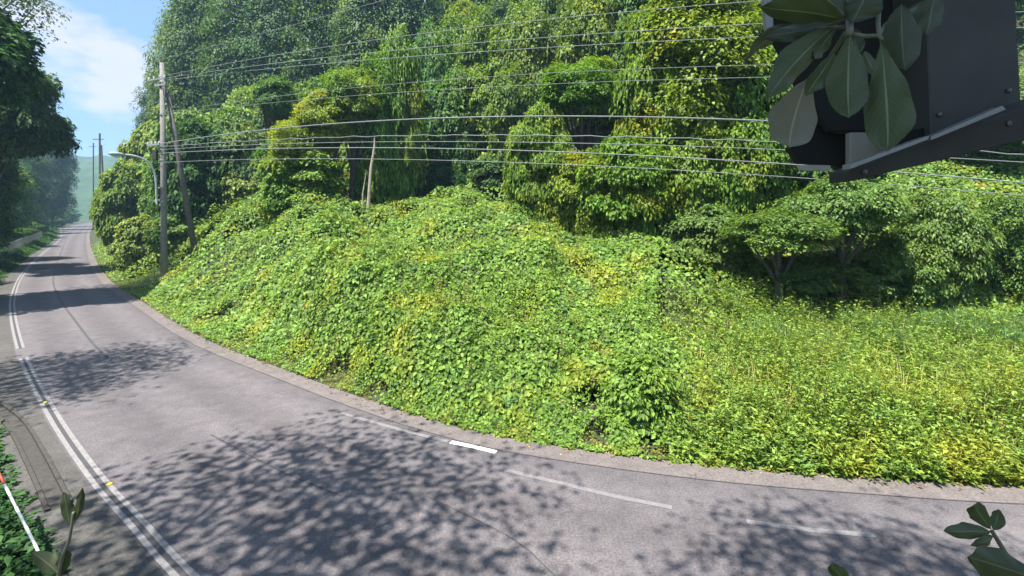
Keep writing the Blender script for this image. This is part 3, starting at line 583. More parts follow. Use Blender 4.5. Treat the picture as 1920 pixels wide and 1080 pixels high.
# broken pale trunk
g = at(686, 372, 30); zb = float(H(g[:1], g[1:2])[0]); e = empty('broken_trunk', (g[0], g[1], zb)); t0 = at(702, 256, 30)-np.array([g[0], g[1], zb])
mb = MB(); mb.tube([(0, 0, -.3), t0*[.3, 1, .35], t0*[.6, 1, .7], t0*[1, 1, .9], t0], [.14, .12, .09, .07, .02], 8); mb.build('trunk', M['snag'], e)
mb = MB(); mb.tube([(-.28, 0, -.2), (-.2, 0, t0[2]*.45), (.02, 0, t0[2]*.66)], [.055, .05, .02], 7); mb.build('split_stem', M['snag'], e)
tag(e, 'broken pale dead trunk standing at the top of the kudzu', 'dead trunk')

# forest behind, row by row up the slope
FOREST = []
lab = {'d': 'dark evergreen', 't': 'mid green tree', 'l': 'yellow-green tree'}
for row, (d, sp) in enumerate([(36.5, 3.6), (40.5, 3.6), (45.5, 3.9), (51, 4.0), (57, 4.4), (63, 4.8), (70, 5.2)]):
    X = (190-CX)/F*d
    while X < (2050-CX)/F*d:
        yy = d+rng.uniform(-2, 2); xx = X+rng.uniform(-1, 1); X += sp*rng.uniform(.8, 1.2); p = CX+F*xx/yy
        if p < 300+row*4: continue
        if row == 0 and 730 < p < 1050: continue                    # the dark gap
        zb = float(H(np.array([xx]), np.array([yy]))[0]); rx = sp*rng.uniform(.68, .9); rz = rx*rng.uniform(1.15, 1.7); hgt = rz*rng.uniform(.95, 1.35)+(1.0 if row < 2 else .5)
        if row == 6: hgt += 1.5
        if HY-(zb+hgt-rz-HC)/yy*F < -30: continue                    # wholly above the frame
        k = rng.random(); key = ['darkvine', 'darkvine_b'][int(rng.integers(2))] if k < .26 else (['thicket_a', 'thicket_b'][int(rng.integers(2))] if k < .68 else 'limewood')
        FOREST.append((CX+F*xx/yy, HY-(zb+hgt-HC)/yy*F, key[0])); FOREST[-1] += (None,)
        FO = tree(key, 0, 0, 0, rx, rz, lab[key[0]], name='forest_tree', group={'d': 'dark forest trees on the slope', 't': 'mid green forest trees on the slope', 'l': 'yellow-green forest trees on the slope'}[key[0]], xyz=(xx, yy, zb+hgt), trunk_r=.14, nl=4)
        FOREST[-1] = FOREST[-1][:3]+(FO,)
def nth(k): return f"{k}{'th' if 10 <= k % 100 <= 20 else {1: 'st', 2: 'nd', 3: 'rd'}.get(k % 10, 'th')}"
for lo, hi, ph in ((-999, 40, 'with its crown at the top edge'), (40, 110, 'with its crown among the upper wires'), (110, 190, 'with its crown between the wire sets'), (190, 999, 'with its crown behind the lower cables')):
    for kd, kn in (('d', 'dark evergreen'), ('t', 'mid green tree'), ('l', 'yellow-green tree')):
        for k, f in enumerate(sorted([f for f in FOREST if lo <= f[1] < hi and f[2] == kd], key=lambda f: f[0])): f[3]['label'] = f'{kn} {ph}, {nth(k+1)} from the left'

# ------------------------------------------------------------------ trees on the camera side of the road (they shade it)
for key, xyz, rx, rz, l, base in [('shade_a', (-7.6, 3.2, 13.0), 5.2, 2.8, 'roadside tree overhanging the nearest shaded stretch of road', (-7.5, -1.5)),
        ('shade_b', (.9, 1.3, 13.0), 3.7, 2.6, 'roadside tree shading the lower right of the road', (4.5, -3.2)),
        ('dense_a', (-1.5, -1.6, 11.5), 3.0, 2.4, 'tree standing over the camera, shading the cabinet', (-2.4, -4.5)),
        ('shade_b', (-17.9, 10.7, 13.0), 4.2, 3.2, 'roadside tree whose leaves hang in the upper left corner', (-20.5, 8.5)),
        ('dense_a', (-29.6, 24.0, 12.5), 4.4, 4.6, 'leafy roadside tree at the left edge, nearest of the row', (-33, 22)),
        ('shade_b', (-30.5, 26.5, 17.5), 4.8, 3.6, 'loose-leaved tall tree at the top left corner', (-35.5, 25.5)),
        ('dense_a', (-41, 38, 12.5), 4.4, 5.5, 'leafy roadside tree second along the left edge', (-43.5, 38)),
        ('tallwood', (-47.5, 40, 10), 4.2, 6, 'leafy tree clad to the ground behind the second tree', None),
        ('tallwood', (-56, 47, 11), 4.4, 6.5, 'leafy tree clad to the ground, third along the left edge', None),
        ('tallwood', (-76, 65, 11), 4.6, 7.5, 'tall leafy tree above the wire fence', None),
        ('tallwood', (-97, 87, 12), 4.6, 8, 'tall leafy tree at the end of the wire fence', None),
        ('tallwood', (-117, 112, 14), 5, 11, 'tall hazy tree beyond the wire fence', None),
        ('tallwood', (-137, 140, 17), 5.5, 20, 'very tall hazy roadside tree on the left', None),
        ('tallwood', (-166, 169, 15), 5.5, 17, 'farthest tall roadside tree on the left', None)]:
    tree(key, 0, 0, 0, rx, rz, l, name='roadside_tree', group='trees on the near side of the road', xyz=xyz, trunk_r=.24, base=base)
NL = normals(LL); NR = normals(RE)
for k, (d, off, zt, rx) in enumerate([(28, 3.4, 7, 2.2), (34, 3.6, 5, 2.2), (41, 4.0, 5, 2.4), (48, 7.0, 11, 3.2), (56, 7.2, 12, 3.4), (65, 7.2, 12, 3.6), (75, 7.5, 13, 3.8), (86, 7.5, 14, 3.8), (98, 7.5, 15, 4.2), (112, 8, 17, 4.6), (128, 8, 19, 4.8), (145, 8, 19, 5)]):
    q = LL[int(np.argmin(np.abs(LL[:, 1]-d)+(LL[:, 0] > -8)*1e3))]; n_ = NL[int(np.argmin(np.abs(LL[:, 1]-d)+(LL[:, 0] > -8)*1e3))]; q = q-n_*off
    tree('thicket_b' if k % 2 else 'thicket_a', 0, 0, 0, rx, zt/2, f'roadside thicket on the left, {nth(k+1)} along the verge from the camera', cat='thicket', name='roadside_thicket', group='thickets along the left verge', xyz=(q[0], q[1], zt/2))
for k, (d, off, zt, rx) in enumerate([(78, 3.2, 11, 2.8), (92, 3.4, 11, 3.0), (108, 3.6, 12, 3.2), (126, 3.8, 12, 3.6), (146, 4, 12, 3.8), (168, 4, 12, 4), (192, 4, 12, 4.5), (222, 4, 13, 5)]):
    ii = int(np.argmin(np.abs(RE[:, 1]-d)+(RE[:, 0] > -8)*1e3)); q = RE[ii]+NR[ii]*off
    tree('vine_a' if k % 2 else 'vine_b', 0, 0, 0, rx, zt/2, f'vine-covered thicket beyond the bend, {nth(k+1)} along the hill-side edge', cat='thicket', name='vine_covered_thicket', group='thickets along the far hill-side edge', xyz=(q[0], q[1], zt/2+1))
for k, (d, off, zt, rx) in enumerate([(64, 3.3, 2.2, 1.4), (72, 3.4, 2.4, 1.5), (81, 3.5, 2.6, 1.6), (91, 3.4, 2.8, 1.8), (103, 3.3, 3.2, 2.0), (116, 3.2, 3.4, 2.2), (130, 3.2, 3.8, 2.4), (146, 3.4, 4.2, 2.6)]):
    ii = int(np.argmin(np.abs(LL[:, 1]-d)+(LL[:, 0] > -8)*1e3)); q = LL[ii]-NL[ii]*(off+rx*.6)
    tree('thicket_a' if k % 2 else 'thicket_b', 0, 0, 0, rx, zt/2, f'low bush on the left verge, {nth(k+1)} along the wire fence', cat='bush', name='roadside_bush', group='low bushes along the wire fence', xyz=(q[0], q[1], zt/2))
for k, (X, d, zt, rx) in enumerate([(-160, 164, 4, 3.0), (-171, 176, 5, 3.4), (-184, 190, 6, 4), (-199, 208, 7, 5), (-217, 228, 8, 6), (-204, 236, 6, 5), (-222, 264, 8, 8), (-240, 300, 9, 10), (-212, 300, 9, 10)]):
    tree('thicket_a', 0, 0, 0, rx, zt/2, f'hazy thicket closing the far road end, {nth(k+1)} nearest', cat='thicket', name='far_thicket', group='thickets at the far road end', xyz=(X, d, zt/2))
# weeds on the camera-side verge
def left_weeds():
    P_ = LL; n_ = normals(P_); m = 16000; ii = np.where(P_[:, 0] < -1)[0]; pw = 1/np.maximum(P_[ii, 1], 5)**1.0; i = rng.choice(ii, m, p=pw/pw.sum()); o = -1.05-np.abs(rng.normal(size=m))*1.3
    x = P_[i, 0]+n_[i, 0]*o+rng.uniform(-.2, .2, m); y = P_[i, 1]+n_[i, 1]*o+rng.uniform(-.2, .2, m); h = rng.uniform(.2, .9, m)*np.clip((-o-1.0)*1.1, .15, 1); z = np.full(m, -.05)
    k = np.repeat(np.arange(m), 8); q = len(k); f = rng.uniform(.1, 1, q); az = rng.uniform(0, 6.283, q); out_ = np.stack([np.cos(az), np.sin(az), np.zeros(q)], 1)
    P = np.stack([x[k], y[k], z[k]+h[k]*f], 1)+out_*.04; up = np.array([0, 0, 1.])
    L = (.11+.0025*y[k])*rng.uniform(.6, 1.5, q)
    me = leafmesh('verge_weeds', P, unit(up+rdir(q)*.4), unit(out_+up*rng.uniform(-.4, .6, q)[:, None]), L, L*.45, np.clip(rng.normal(.5, .25, q), 0, 1))
    tag(link('verge_weeds', me, M['dark']), 'weeds on the near-side verge beyond the double line', 'weeds', kind='stuff')  # dark leaf colour stands in for tree shade on this verge
left_weeds()

# ------------------------------------------------------------------ utility poles, lamp, wires
g = gnd(308, 545); PD = g[1]; PX = g[0]; PH = at(303, 118, PD)[2]
e = empty('utility_pole', (PX, PD, 0))
mb = MB(); mb.tube([(0, 0, -.3), (-.05, 0, PH*.5), (-.15, 0, PH)], [.19, .165, .125], 12); mb.build('pole', M['concrete'], e, smooth=True)
def zpy(py, d): return HC+(HY-py)/F*d
ax = np.array([[.93, -.37, 0], [.37, .93, 0], [0, 0, 1.]])
for py, hl, off in ((150, .85, -.25), (161, .5, 0), (272, .6, -.45)):
    z = zpy(py, PD); mb = MB(); mb.box((-.12+off, -.17, z), (hl, .045, .05), ax); a = mb.build('crossarm', M['galv'], e)
    for k in (-1, -.35, .35, 1):
        q = np.array([-.12+off, -.17, z])+ax[0]*hl*k*.92; mb = MB()
        mb.tube([q+[0, 0, .05], q+[0, 0, .09], q+[0, 0, .12], q+[0, 0, .17], q+[0, 0, .2]], [.03, .06, .04, .06, .03], 8); mb.build('insulator', M['porcelain'], a)
for py in (215, 275, 300, 378):
    z = zpy(py, PD); mb = MB(); mb.tube([(-.08, 0, z-.05), (-.08, 0, z+.05)], [.185, .185], 12); mb.build('band', M['galv'], e)
z = zpy(288, PD); mb = MB(); mb.box((-.5, -.12, z-.1), (.13, .1, .32)); mb.build('junction_box', M['boxgrey'], e, bevel=.015)
tag(e, 'tall concrete utility pole with crossarms at the bend', 'utility pole')
# leaning brace pole
b0 = at(358, 428, PD+.8); b1 = at(313, 168, PD+.25); e = empty('brace_pole', tuple(b0)); dv = b1-b0
mb = MB(); mb.tube([-dv*.22, dv*.5, dv], [.19, .16, .12], 10); mb.build('pole', M['strut'], e, smooth=True)
mb = MB(); mb.tube([dv*.985-[.1, 0, 0], dv*.985+[.1, 0, 0]], [.14, .14], 8); mb.build('clamp', M['galv'], e)
tag(e, 'dark brace pole leaning against the utility pole', 'brace pole')
# street lamp
d = PD-.35
pts = [at(px, py, dd) for px, py, dd in [(294, 385, d), (293, 365, d), (292, 340, d-.05), (289, 322, d-.15), (280, 306, d-.4), (264, 296, d-.8), (246, 291, d-1.2), (232, 290, d-1.5)]]
e = empty('street_lamp', tuple(pts[0])); o = pts[0]
mb = MB(); mb.tube(spline([p-o for p in pts], .12), .055, 8); mb.build('arm', M['lampwhite'], e, smooth=True)
hd = pts[-1]-o; ax2 = unit(pts[-1]-pts[-2]); mb = MB()
mb.tube([hd-ax2*.05, hd+ax2*.1, hd+ax2*.35, hd+ax2*.6, hd+ax2*.75], [.06, .11, .14, .12, .03], 10); hdo = mb.build('lamp_head', M['lamphead'], e, smooth=True)
mb = MB(); mb.tube([hd+ax2*.15-[0, 0, .1], hd+ax2*.35-[0, 0, .13], hd+ax2*.58-[0, 0, .1]], [.05, .085, .05], 8); mb.build('lens', M['glass'], hdo, smooth=True)
for py in (375, 352): q = at(297, py, d+.1)-o; mb = MB(); mb.box(q, (.16, .1, .035)); mb.build('bracket', M['galv'], e)
tag(e, 'street lamp on a pale curved arm fixed to the utility pole', 'street lamp')
# far poles beyond the bend
for px, d, top, l, arm in [(187, 95, 250, 'dark utility pole beyond the vine-covered trees', 1), (198, 100, 272, 'leaning brace pole of the far utility pole', 0), (175, 150, 268, 'farthest thin utility pole against the sky', 1)]:
    q = at(px, 420, d); hb = float(H(q[:1], q[1:2])[0]); e = empty('utility_pole' if arm else 'brace_pole', (q[0], q[1], hb)); tp = at(px-(0 if arm else 8), top, d)-np.array([q[0], q[1], hb])
    mb = MB(); mb.tube([(0, 0, -.4), tp*.5, tp], [.22, .19, .16], 8); mb.build('pole', M['strut'], e)
    if arm: mb = MB(); mb.box(tp-[.3, 0, 1.2], (1.1, .07, .08)); mb.build('crossarm', M['strut'], e)
    tag(e, l, 'utility pole' if arm else 'brace pole')
# wires: photo rows at three columns (left at the pole, middle, right) -> real height at a real distance
wires = [('overhead wire running off the top of the picture, highest at the pole', .014, (300, 112), (560, 44), (900, -50)),
         ('thin overhead wire, topmost that crosses the whole forest', .016, (290, 146), (900, 50), (1980, -30)), ('second overhead wire from the top', .016, (300, 148), (900, 80), (1980, 20)),
         ('third overhead wire from the top', .016, (312, 150), (900, 97), (1980, 50)), ('faint wire across the dark gap, upper of the pair', .011, (303, 212), (900, 145), (1980, 118)),
         ('faint wire across the dark gap, lower of the pair', .011, (303, 216), (900, 164), (1980, 140)), ('thick bundled cable, top of the lower set', .034, (300, 270), (1000, 218), (1980, 262)),
         ('wavy spiral cable below the thick bundle', .022, (297, 276), (1000, 254), (1980, 293)), ('thin cable between the wavy cable and the double cable', .018, (297, 281), (1000, 267), (1980, 308)),
         ('double cable, second from the bottom', .026, (297, 288), (1000, 283), (1980, 348)), ('lowest cable across the kudzu top', .017, (297, 305), (1000, 306), (1980, 372))]
for k, (l, r, A, B, C) in enumerate(wires):
    dA = PD-.2; dB = np.interp(B[0], [300, 1000, 1980], [dA, 21.8, 16.5]); dC = np.interp(C[0], [300, 1000, 1980], [dA, 21.8, 16.5])
    a, b, c_ = at(*A, dA), at(*B, dB), at(*C, dC); tb = (b-a)[0]/(c_-a)[0]; u = np.linspace(0, 1.12, 60)[:, None]
    Q = a*(u-tb)*(u-1)/(tb)+b*u*(u-1)/(tb*(tb-1))+c_*u*(u-tb)/(1-tb)
    if k == 7: Q[:, 2] += .035*np.sin(np.linspace(0, 150, 60)); 
    mb = MB(); mb.tube(Q, r*.85, 6); o = mb.build('power_line' if k < 6 else 'cable', M['wire'] if k < 6 else M['cable']); tag(o, l, 'wire', 'overhead wires')

# ------------------------------------------------------------------ wire fence on the far left
P_ = LL; n_ = normals(P_); FP = P_-n_*2.3; acc = np.concatenate([[0], np.cumsum(np.linalg.norm(np.diff(FP, axis=0), axis=1))])
i0 = int(np.argmin(np.abs(FP[:, 1]-52))); a0 = acc[i0]; e = empty('wire_fence', (FP[i0, 0], FP[i0, 1], 0)); O = np.array([FP[i0, 0], FP[i0, 1], 0])
posts = []
for k in range(24):
    a = a0+k*2.0; q = np.array([np.interp(a, acc, FP[:, 0]), np.interp(a, acc, FP[:, 1]), 0])-O; posts.append(q)
    mb = MB(); mb.tube([q-[0, 0, .3], q+[0, 0, 1.75]], [.04, .04], 6); mb.build('post', M['galv'], e)
for z in (.25, 1.0, 1.68): mb = MB(); mb.tube([q+[0, 0, z] for q in posts], .028, 5); mb.build('rail', M['galv'], e)
for k in range(23):
    mb = MB()
    for f in np.linspace(.08, .92, 9): q = posts[k]*(1-f)+posts[k+1]*f; mb.tube([q+[0, 0, .2], q+[0, 0, 1.66]], .012, 4)
    mb.build('mesh_panel', M['galv'], e)
tag(e, 'grey wire fence behind the far left verge', 'fence')

# ------------------------------------------------------------------ near left: drain edge, stake, litter
e = empty('drain_channel', tuple(np.append(gnd(45, 870), 0))); o = np.append(gnd(45, 870), 0)
P3 = spline([gnd(-40, 760), gnd(8, 800), gnd(45, 870), gnd(84, 962)], .2); P3 = np.concatenate([P3, np.zeros((len(P3), 1))], 1)-o
nn2 = normals(P3[:, :2])
for off, zz, nm in ((0, .05, 'drain_wall'), (-.28, .07, 'drain_wall')):
    mb = MB(); A = P3[:, :2]+nn2*off; B = P3[:, :2]+nn2*(off-.06)
    for i in range(len(A)-1):
        lo, hi = -.06, zz; c8 = [(*A[i], lo), (*A[i+1], lo), (*B[i+1], lo), (*B[i], lo), (*A[i], hi), (*A[i+1], hi), (*B[i+1], hi), (*B[i], hi)]
        mb.add(c8, [(0, 1, 2, 3), (4, 7, 6, 5), (0, 4, 5, 1), (3, 2, 6, 7)]+([(0, 3, 7, 4)] if i == 0 else [])+([(1, 5, 6, 2)] if i == len(A)-2 else []))
    mb.build(nm, M['rust'], e)
mb = MB(); A = P3[:, :2]-nn2*.062; B = P3[:, :2]-nn2*.278
for i in range(len(A)-1): mb.add([(*A[i], .012), (*A[i+1], .012), (*B[i+1], .012), (*B[i], .012)], [(0, 1, 2, 3)])
mb.build('drain_bed', M['rust'], e)
tag(e, 'dark open drain edge beside the near-side shoulder', 'drain')
s0, s1 = at(-6, 880, 7.0), at(66, 1022, 6.2); e = empty('snow_stake', tuple(s1)); dv = s0-s1
cuts = [(-.25, .22, 'paintwhite'), (.22, .47, 'paintwhite'), (.47, .78, 'paintwhite'), (.78, 1.05, 'paintred'), (1.05, 1.4, 'paintwhite')]
for a, b, m_ in cuts: mb = MB(); mb.tube([dv*(a+.002), dv*(b-.002)], [.017, .017], 8); mb.build('stake_section', M[m_], e, smooth=True)
tag(e, 'red and white banded stake leaning in the weeds, lower left', 'stake')
nl_ = 260; i = rng.integers(80, 260, nl_); o_ = -.3-np.abs(rng.normal(size=nl_))*.55
Pl = np.stack([LL[i, 0]+normals(LL)[i, 0]*o_, LL[i, 1]+normals(LL)[i, 1]*o_, np.full(nl_, .018)], 1); Ll = rng.uniform(.03, .10, nl_)
tag(link('leaf_litter', leafmesh('leaf_litter', Pl, np.array([0, 0, 1.])+rdir(nl_)*.2, rdir(nl_), Ll, Ll*.6, rng.random(nl_)), M['dry']), 'pale fallen leaves strewn on the near-side shoulder', 'leaf litter', kind='stuff')

# ------------------------------------------------------------------ dark box at the upper right
def big_leaf_mat(name, c0, c1, vein):
    m, t, b = newmat(name); uv = t.nodes.new('ShaderNodeUVMap'); sep = t.nodes.new('ShaderNodeSeparateXYZ'); t.links.new(uv.outputs[0], sep.inputs[0])
    def M_(op, a, b_=None):
        n = N(t, 'ShaderNodeMath', operation=op)
        for k, x in enumerate((a, b_)):
            if x is None: continue
            if isinstance(x, (int, float)): n.inputs[k].default_value = x
            else: t.links.new(x, n.inputs[k])
        return n.outputs[0]
    av = M_('ABSOLUTE', M_('SUBTRACT', sep.outputs[0], .5))
    ph = M_('SUBTRACT', M_('MULTIPLY', sep.outputs[1], 13.0), M_('MULTIPLY', av, 6.0)); fr = M_('ABSOLUTE', M_('SUBTRACT', M_('FRACT', ph), .5))
    r1 = ramp(t, [(.0, (1, 1, 1)), (.07, (0, 0, 0))]); t.links.new(fr, r1.inputs[0])
    r2 = ramp(t, [(.012, (1, 1, 1)), (.03, (0, 0, 0))]); t.links.new(av, r2.inputs[0])
    base = ramp(t, [(.3, c0), (.7, c1)]); t.links.new(noise(t, 16, 4, .6, pos(t)), base.inputs[0])
    c = mixc(t, mixc(t, 1.0, r1.outputs[0], (.35, .35, .35), 'MULTIPLY'), base.outputs[0], vein); c = mixc(t, r2.outputs[0], c, tuple(x*1.5 for x in vein))
    t.links.new(c, b.inputs['Base Color']); b.inputs['Roughness'].default_value = .42
    bump(t, b, r1.outputs[0], .35, .003)
    tr = t.nodes.new('ShaderNodeBsdfTranslucent'); t.links.new(c, tr.inputs['Color']); ms = N(t, 'ShaderNodeMixShader', Fac=.2)
    t.links.new(b.outputs[0], ms.inputs[1]); t.links.new(tr.outputs[0], ms.inputs[2]); t.links.new(ms.outputs[0], t.nodes['Material Output'].inputs['Surface']); return m
M['bigleaf'] = big_leaf_mat('large_leaf_green', (.055, .078, .026), (.075, .098, .036), (.13, .15, .08))
M['bigleaf_tan'] = big_leaf_mat('large_leaf_tan', (.17, .165, .11), (.21, .195, .13), (.24, .22, .15))
M['bigleaf_dark'] = big_leaf_mat('large_leaf_dark', (.038, .052, .020), (.052, .068, .028), (.09, .10, .05))
M['stem'] = plain('twig', (.12, .12, .075), .7, 0, .3, 30)
def big_leaf(parent, o, b, tp, w, d0, d1, roll=0., mat='bigleaf', bend=.12, ob=1.0, label=None):
    B, T = at(*b, d0), at(*tp, d1); a = T-B; Ln = np.linalg.norm(a); a = a/Ln; view = unit((B+T)/2-np.array([0, 0, HC]))
    sd = unit(np.cross(a, view)); nr = np.cross(sd, a); c, s_ = math.cos(roll), math.sin(roll); sd, nr = sd*c+nr*s_, nr*c-sd*s_
    Wd = w/F*(d0+d1)/2; nu, nv = 16, 8; V = []; U = []
    for i in range(nu+1):
        u = i/nu; prof = max(math.sin(math.pi*u**ob), 0)**.75*(1-.12*u)
        for j in range(nv+1):
            v = j/nv*2-1
            V.append(B+a*Ln*u+sd*Wd*.5*prof*v*(1+.05*math.sin(u*17+j))+nr*(Ln*bend*(u*(1-u))*2+Wd*.16*abs(v)**1.3*prof+Wd*.05*math.sin(u*15+v*4+b[0])*abs(v)-Ln*.10*max(u-.6, 0)**2*6*math.sin(b[1]))-o)
            U.append((j/nv, u))
    fs = [(i*(nv+1)+j, i*(nv+1)+j+1, (i+1)*(nv+1)+j+1, (i+1)*(nv+1)+j) for i in range(nu) for j in range(nv)]
    me = mesh_np('leaf', np.array(V), np.array(fs), smooth=True); uvl = me.uv_layers.new(name='UVMap')
    li = np.empty(len(me.loops), np.int32); me.loops.foreach_get('vertex_index', li); uvl.data.foreach_set('uv', np.array(U, np.float32)[li].ravel())
    ob_ = link('leaf', me, M[mat], parent)
    if label: ob_['label'] = label
    return ob_
def stem(parent, o, pts, r0, r1):
    P = np.array([at(*p) for p in pts])-o; P = spline(P, .01); mb = MB(); mb.tube(P, np.linspace(r0, r1, len(P)), 7); return mb.build('stem', M['stem'], parent, smooth=True)

bd = 1.15; o = at(1760, 100, bd); e = empty('dark_cabinet', tuple(o))
def plate(name, pts, d, th, mat, bevel=.003):
    mb = MB(); mb.prism([at(px, py, d)-o for px, py in pts], (0.0, th, 0)); return mb.build(name, M[mat], e, bevel=bevel)
plate('side_panel', [(1730, -160), (1747, 264), (1885, 212), (1916, 196), (1896, -160)], bd, .16, 'boxgrey')
plate('void_plate', [(1430, -160), (1450, 60), (1510, 176), (1560, 246), (1742, 246), (1728, -160)], bd+.10, .03, 'boxblack')  # black sheet stands in for the shaded void under the box
plate('frame_edge', [(1424, -160), (1438, 54), (1452, 54), (1440, -160)], bd+.05, .02, 'boxrail')
plate('lower_plate', [(1530, 212), (1482, 277), (1502, 306), (1558, 309), (1594, 322), (1594, 249), (1562, 249)], bd+.14, .03, 'boxblack')
plate('inner_panel', [(1594, 248), (1672, 248), (1672, 284), (1594, 312)], bd+.07, .02, 'boxtan')
plate('corner_block', [(1672, 246), (1746, 238), (1746, 272), (1700, 272), (1672, 262)], bd+.02, .04, 'boxblack')
plate('beam', [(1592, 319), (1890, 212), (1925, 196), (1990, 168), (1990, 247), (1925, 262), (1592, 341)], bd-.09, .07, 'boxbeam')
plate('rail', [(1594, 308), (1742, 254), (1742, 261), (1594, 317)], bd-.13, .025, 'boxrail', .001)
plate('rail', [(1746, 256), (1880, 198), (1887, 205), (1746, 263)], bd-.13, .025, 'boxrail', .001)
plate('clip', [(1498, 309), (1558, 310), (1558, 321), (1502, 319)], bd+.1, .012, 'label', .001)
q = at(1985, 205, bd-.05)-o; pq = np.array([2.7, -1.3, 0])-o; mb = MB(); mb.tube([q, (q+pq*[1, 1, 0]+[0, 0, q[2]])/2*[1, 1, 1], [pq[0], pq[1], q[2]+.05]], .018, 8); mb.build('arm', M['boxbeam'], e)
mb = MB(); mb.tube([pq-[0, 0, .3], pq+[0, 0, 6.2]], [.05, .045], 10); mb.build('post', M['boxbeam'], e, smooth=True)
for px, py in ((1760, 215), (1890, 170), (1620, 322), (1890, 232)):
    q = at(px, py, bd if px > 1745 and py < 220 else bd-.09)-o; mb = MB(); mb.tube([q+[0, .004, 0], q-[0, .004, 0], q-[0, .006, 0]], [.0065, .0065, .003], 6); mb.build('bolt', M['bolt'], e)
tag(e, 'dark metal cabinet with a slanting beam, upper right corner', 'cabinet')
# leafy branch in front of it
o = at(1600, 60, .62); e = empty('leafy_branch', tuple(o))
def Z(zx, zy): return (1380+zx/3, zy/3)
for b, tp, w, d0, d1, roll, m_, bend, ob in [
        ((610, 110), (140, 60), 62, .60, .60, .5, 'bigleaf', .15, 1.0), ((545, 150), (195, 545), 66, .62, .58, .5, 'bigleaf', .15, 1.0),
        ((350, 150), (55, 345), 42, .66, .64, .9, 'bigleaf', .2, .9), ((400, 440), (290, 845), 92, .68, .66, .2, 'bigleaf_tan', .2, 1.15),
        ((552, 295), (390, 525), 44, .60, .59, -.5, 'bigleaf', .1, 1.0), ((640, 190), (632, 672), 74, .58, .55, .15, 'bigleaf', .1, 1.25),
        ((815, 215), (862, 868), 84, .57, .53, -.15, 'bigleaf', .08, 1.55), ((930, 20), (950, 405), 66, .62, .60, .2, 'bigleaf_dark', .1, 1.0),
        ((1130, -60), (1085, 185), 48, .64, .63, .4, 'bigleaf_dark', .1, 1.0), ((720, 285), (802, 435), 26, .62, .61, .5, 'bigleaf', .1, .9),
        ((620, 90), (420, -110), 70, .60, .60, -.4, 'bigleaf_dark', .1, 1.0), ((650, 130), (760, -90), 70, .59, .58, .3, 'bigleaf_dark', .1, 1.0),
        ((560, 160), (440, 330), 40, .63, .62, .6, 'bigleaf', .1, 1.0), ((600, 110), (180, 190), 44, .64, .63, -.5, 'bigleaf_dark', .15, 1.0),
        ((800, 205), (1120, -40), 60, .65, .66, .7, 'bigleaf_dark', .1, 1.0), ((900, 230), (860, 330), 24, .63, .62, .3, 'bigleaf_dark', .1, 1.0), ((640, 140), (700, 300), 34, .61, .60, .3, 'bigleaf_dark', .1, 1.0)]:
    big_leaf(e, o, Z(*b), Z(*tp), w, d0, d1, roll, m_, bend, ob, 'tan drying leaf' if m_ == 'bigleaf_tan' else None)
stem(e, o, [(*Z(640, -300), .66), (*Z(650, -60), .64), (*Z(640, 120), .61), (*Z(640, 195), .58)], .006, .004)
stem(e, o, [(*Z(640, 190), .59), (*Z(730, 205), .585), (*Z(800, 200), .575), (*Z(820, 225), .57)], .003, .002)
stem(e, o, [(*Z(830, -160), .62), (*Z(800, 90), .60), (*Z(805, 200), .575)], .003, .0025)
stem(e, o, [(*Z(400, 470), .68), (*Z(520, 330), .66), (*Z(620, 180), .61)], .002, .003)
stem(e, o, [(*Z(350, 150), .66), (*Z(480, 160), .64), (*Z(630, 150), .61)], .002, .003)
tag(e, 'branch of large dark leaves hanging in front of the cabinet', 'branch')
# sprig at the lower right
o = at(1892, 1060, .55); e = empty('leaf_sprig', tuple(o))
def Y(zx, zy): return (1500+zx/4.571, 880+zy/4.571)
for b, tp, w, d0, d1, roll, m_, bend, ob in [((1640, 535), (1278, 540), 29, .55, .53, .2, 'bigleaf', .1, .95), ((1640, 515), (1500, 300), 36, .55, .54, -.3, 'bigleaf', .2, 1.0),
        ((1655, 520), (1712, 342), 23, .55, .55, .3, 'bigleaf', .1, 1.0), ((1650, 570), (1472, 655), 18, .55, .54, .5, 'bigleaf', -.2, 1.0), ((2080, 960), (1435, 750), 62, .50, .50, .2, 'bigleaf_dark', .1, 1.1), ((1980, 1010), (1500, 900), 60, .52, .52, -.2, 'bigleaf_dark', .1, 1.0)]:
    big_leaf(e, o, Y(*b), Y(*tp), w, d0, d1, roll, m_, bend, ob)
stem(e, o, [(*Y(1645, 530), .55), (*Y(1700, 620), .55), (*Y(1790, 770), .55), (*Y(1900, 980), .55), (*Y(2000, 1400), .56)], .0022, .004)
tag(e, 'dark leaf sprig rising at the lower right corner', 'sprig')
o = at(1570, 1090, .5); e = empty('leaf_sprig', tuple(o))
big_leaf(e, o, (1600, 1108), (1553, 1055), 30, .5, .5, .2, 'bigleaf', .1, 1.0); stem(e, o, [(1600, 1108, .5), (1612, 1150, .5), (1630, 1220, .5)], .0015, .003)
tag(e, 'single green leaf tip at the bottom edge, right of centre', 'sprig')
o = at(120, 1000, 2.2); e = empty('leaf_sprig', tuple(o))
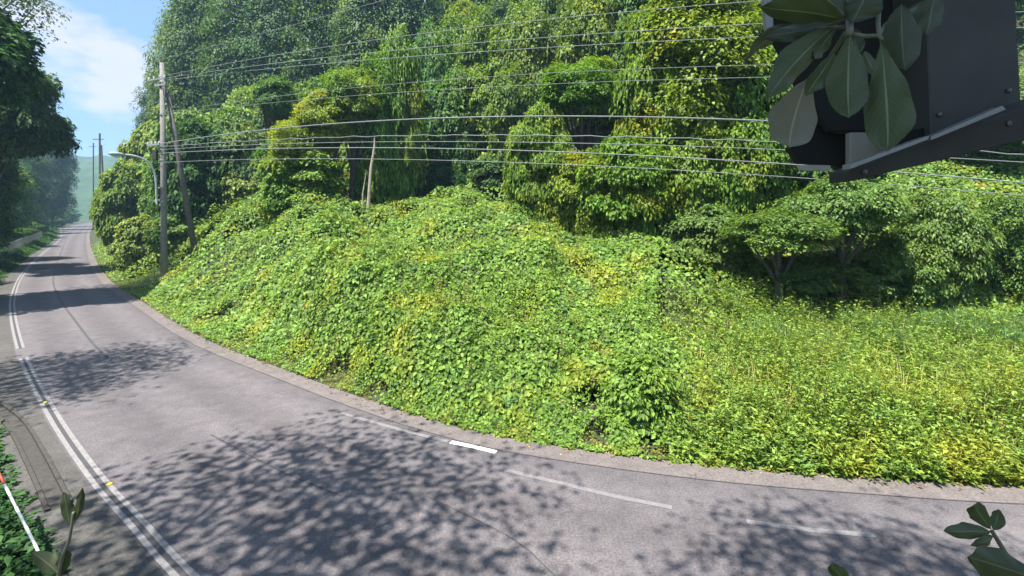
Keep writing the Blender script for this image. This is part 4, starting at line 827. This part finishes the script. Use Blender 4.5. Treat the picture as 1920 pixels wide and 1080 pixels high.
for b, tp, w in [((130, 985), (118, 925), 20), ((140, 980), (154, 915), 15), ((110, 1075), (60, 1035), 30), ((100, 1090), (128, 1030), 24)]:
    big_leaf(e, o, b, tp, w, 2.2, 2.2, .3, 'bigleaf_dark', .1, 1.0)
stem(e, o, [(138, 960, 2.2), (130, 1010, 2.2), (110, 1080, 2.2), (90, 1300, 2.25)], .006, .012)
tag(e, 'dark leafy stem near the camera at the lower left', 'sprig')

# ------------------------------------------------------------------ far hills
def hill(name, X0, X1, Yc, depth, hmax, seed, peak):
    xs = np.linspace(X0, X1, 140); ys = np.linspace(Yc-depth, Yc+depth, 60); A, B = np.meshgrid(xs, ys)
    env = np.exp(-((A-peak)/((X1-X0)*.26))**2)*np.clip(1-((B-Yc)/depth)**2, 0, 1)**.8
    z = hmax*env*(.8+.4*vnoise(A, B, 60, seed))+env*(4*vnoise(A, B, 9, seed+1)+3*vnoise(A, B, 4, seed+2))-1
    idx = np.arange(A.size).reshape(A.shape); q = np.stack([idx[:-1, :-1], idx[:-1, 1:], idx[1:, 1:], idx[1:, :-1]], -1).reshape(-1, 4)
    return tag(link(name, mesh_np(name, np.stack([A, B, z], -1).reshape(-1, 3), q), M['farwood']), kind='structure')
def farmat():
    m, t, b = newmat('far_woodland'); r = ramp(t, [(.35, (.020, .045, .018)), (.65, (.05, .095, .03))]); t.links.new(noise(t, .12, 6, .7, pos(t)), r.inputs[0]); t.links.new(r.outputs[0], b.inputs['Base Color']); b.inputs['Roughness'].default_value = 1; return m
M['farwood'] = farmat()
hill('hill', -760, -180, 520, 160, 62, 31, -430)
hill('hill', -1200, -300, 820, 200, 62, 41, -800)
hb = MB(); hb.box((-250, 480, 45), (1000, 1030, 47.5))
hz = hb.build('haze', None)
m = bpy.data.materials.new('air'); m.use_nodes = True; t = m.node_tree; t.nodes.clear(); pv = t.nodes.new('ShaderNodeVolumePrincipled'); pv.inputs['Density'].default_value = .0006; pv.inputs['Color'].default_value = (.46, .72, 1, 1); pv.inputs['Anisotropy'].default_value = .3
om = t.nodes.new('ShaderNodeOutputMaterial'); t.links.new(pv.outputs[0], om.inputs['Volume']); hz.data.materials.append(m); tag(hz, 'thin bluish summer haze filling the valley air', 'haze', kind='stuff')
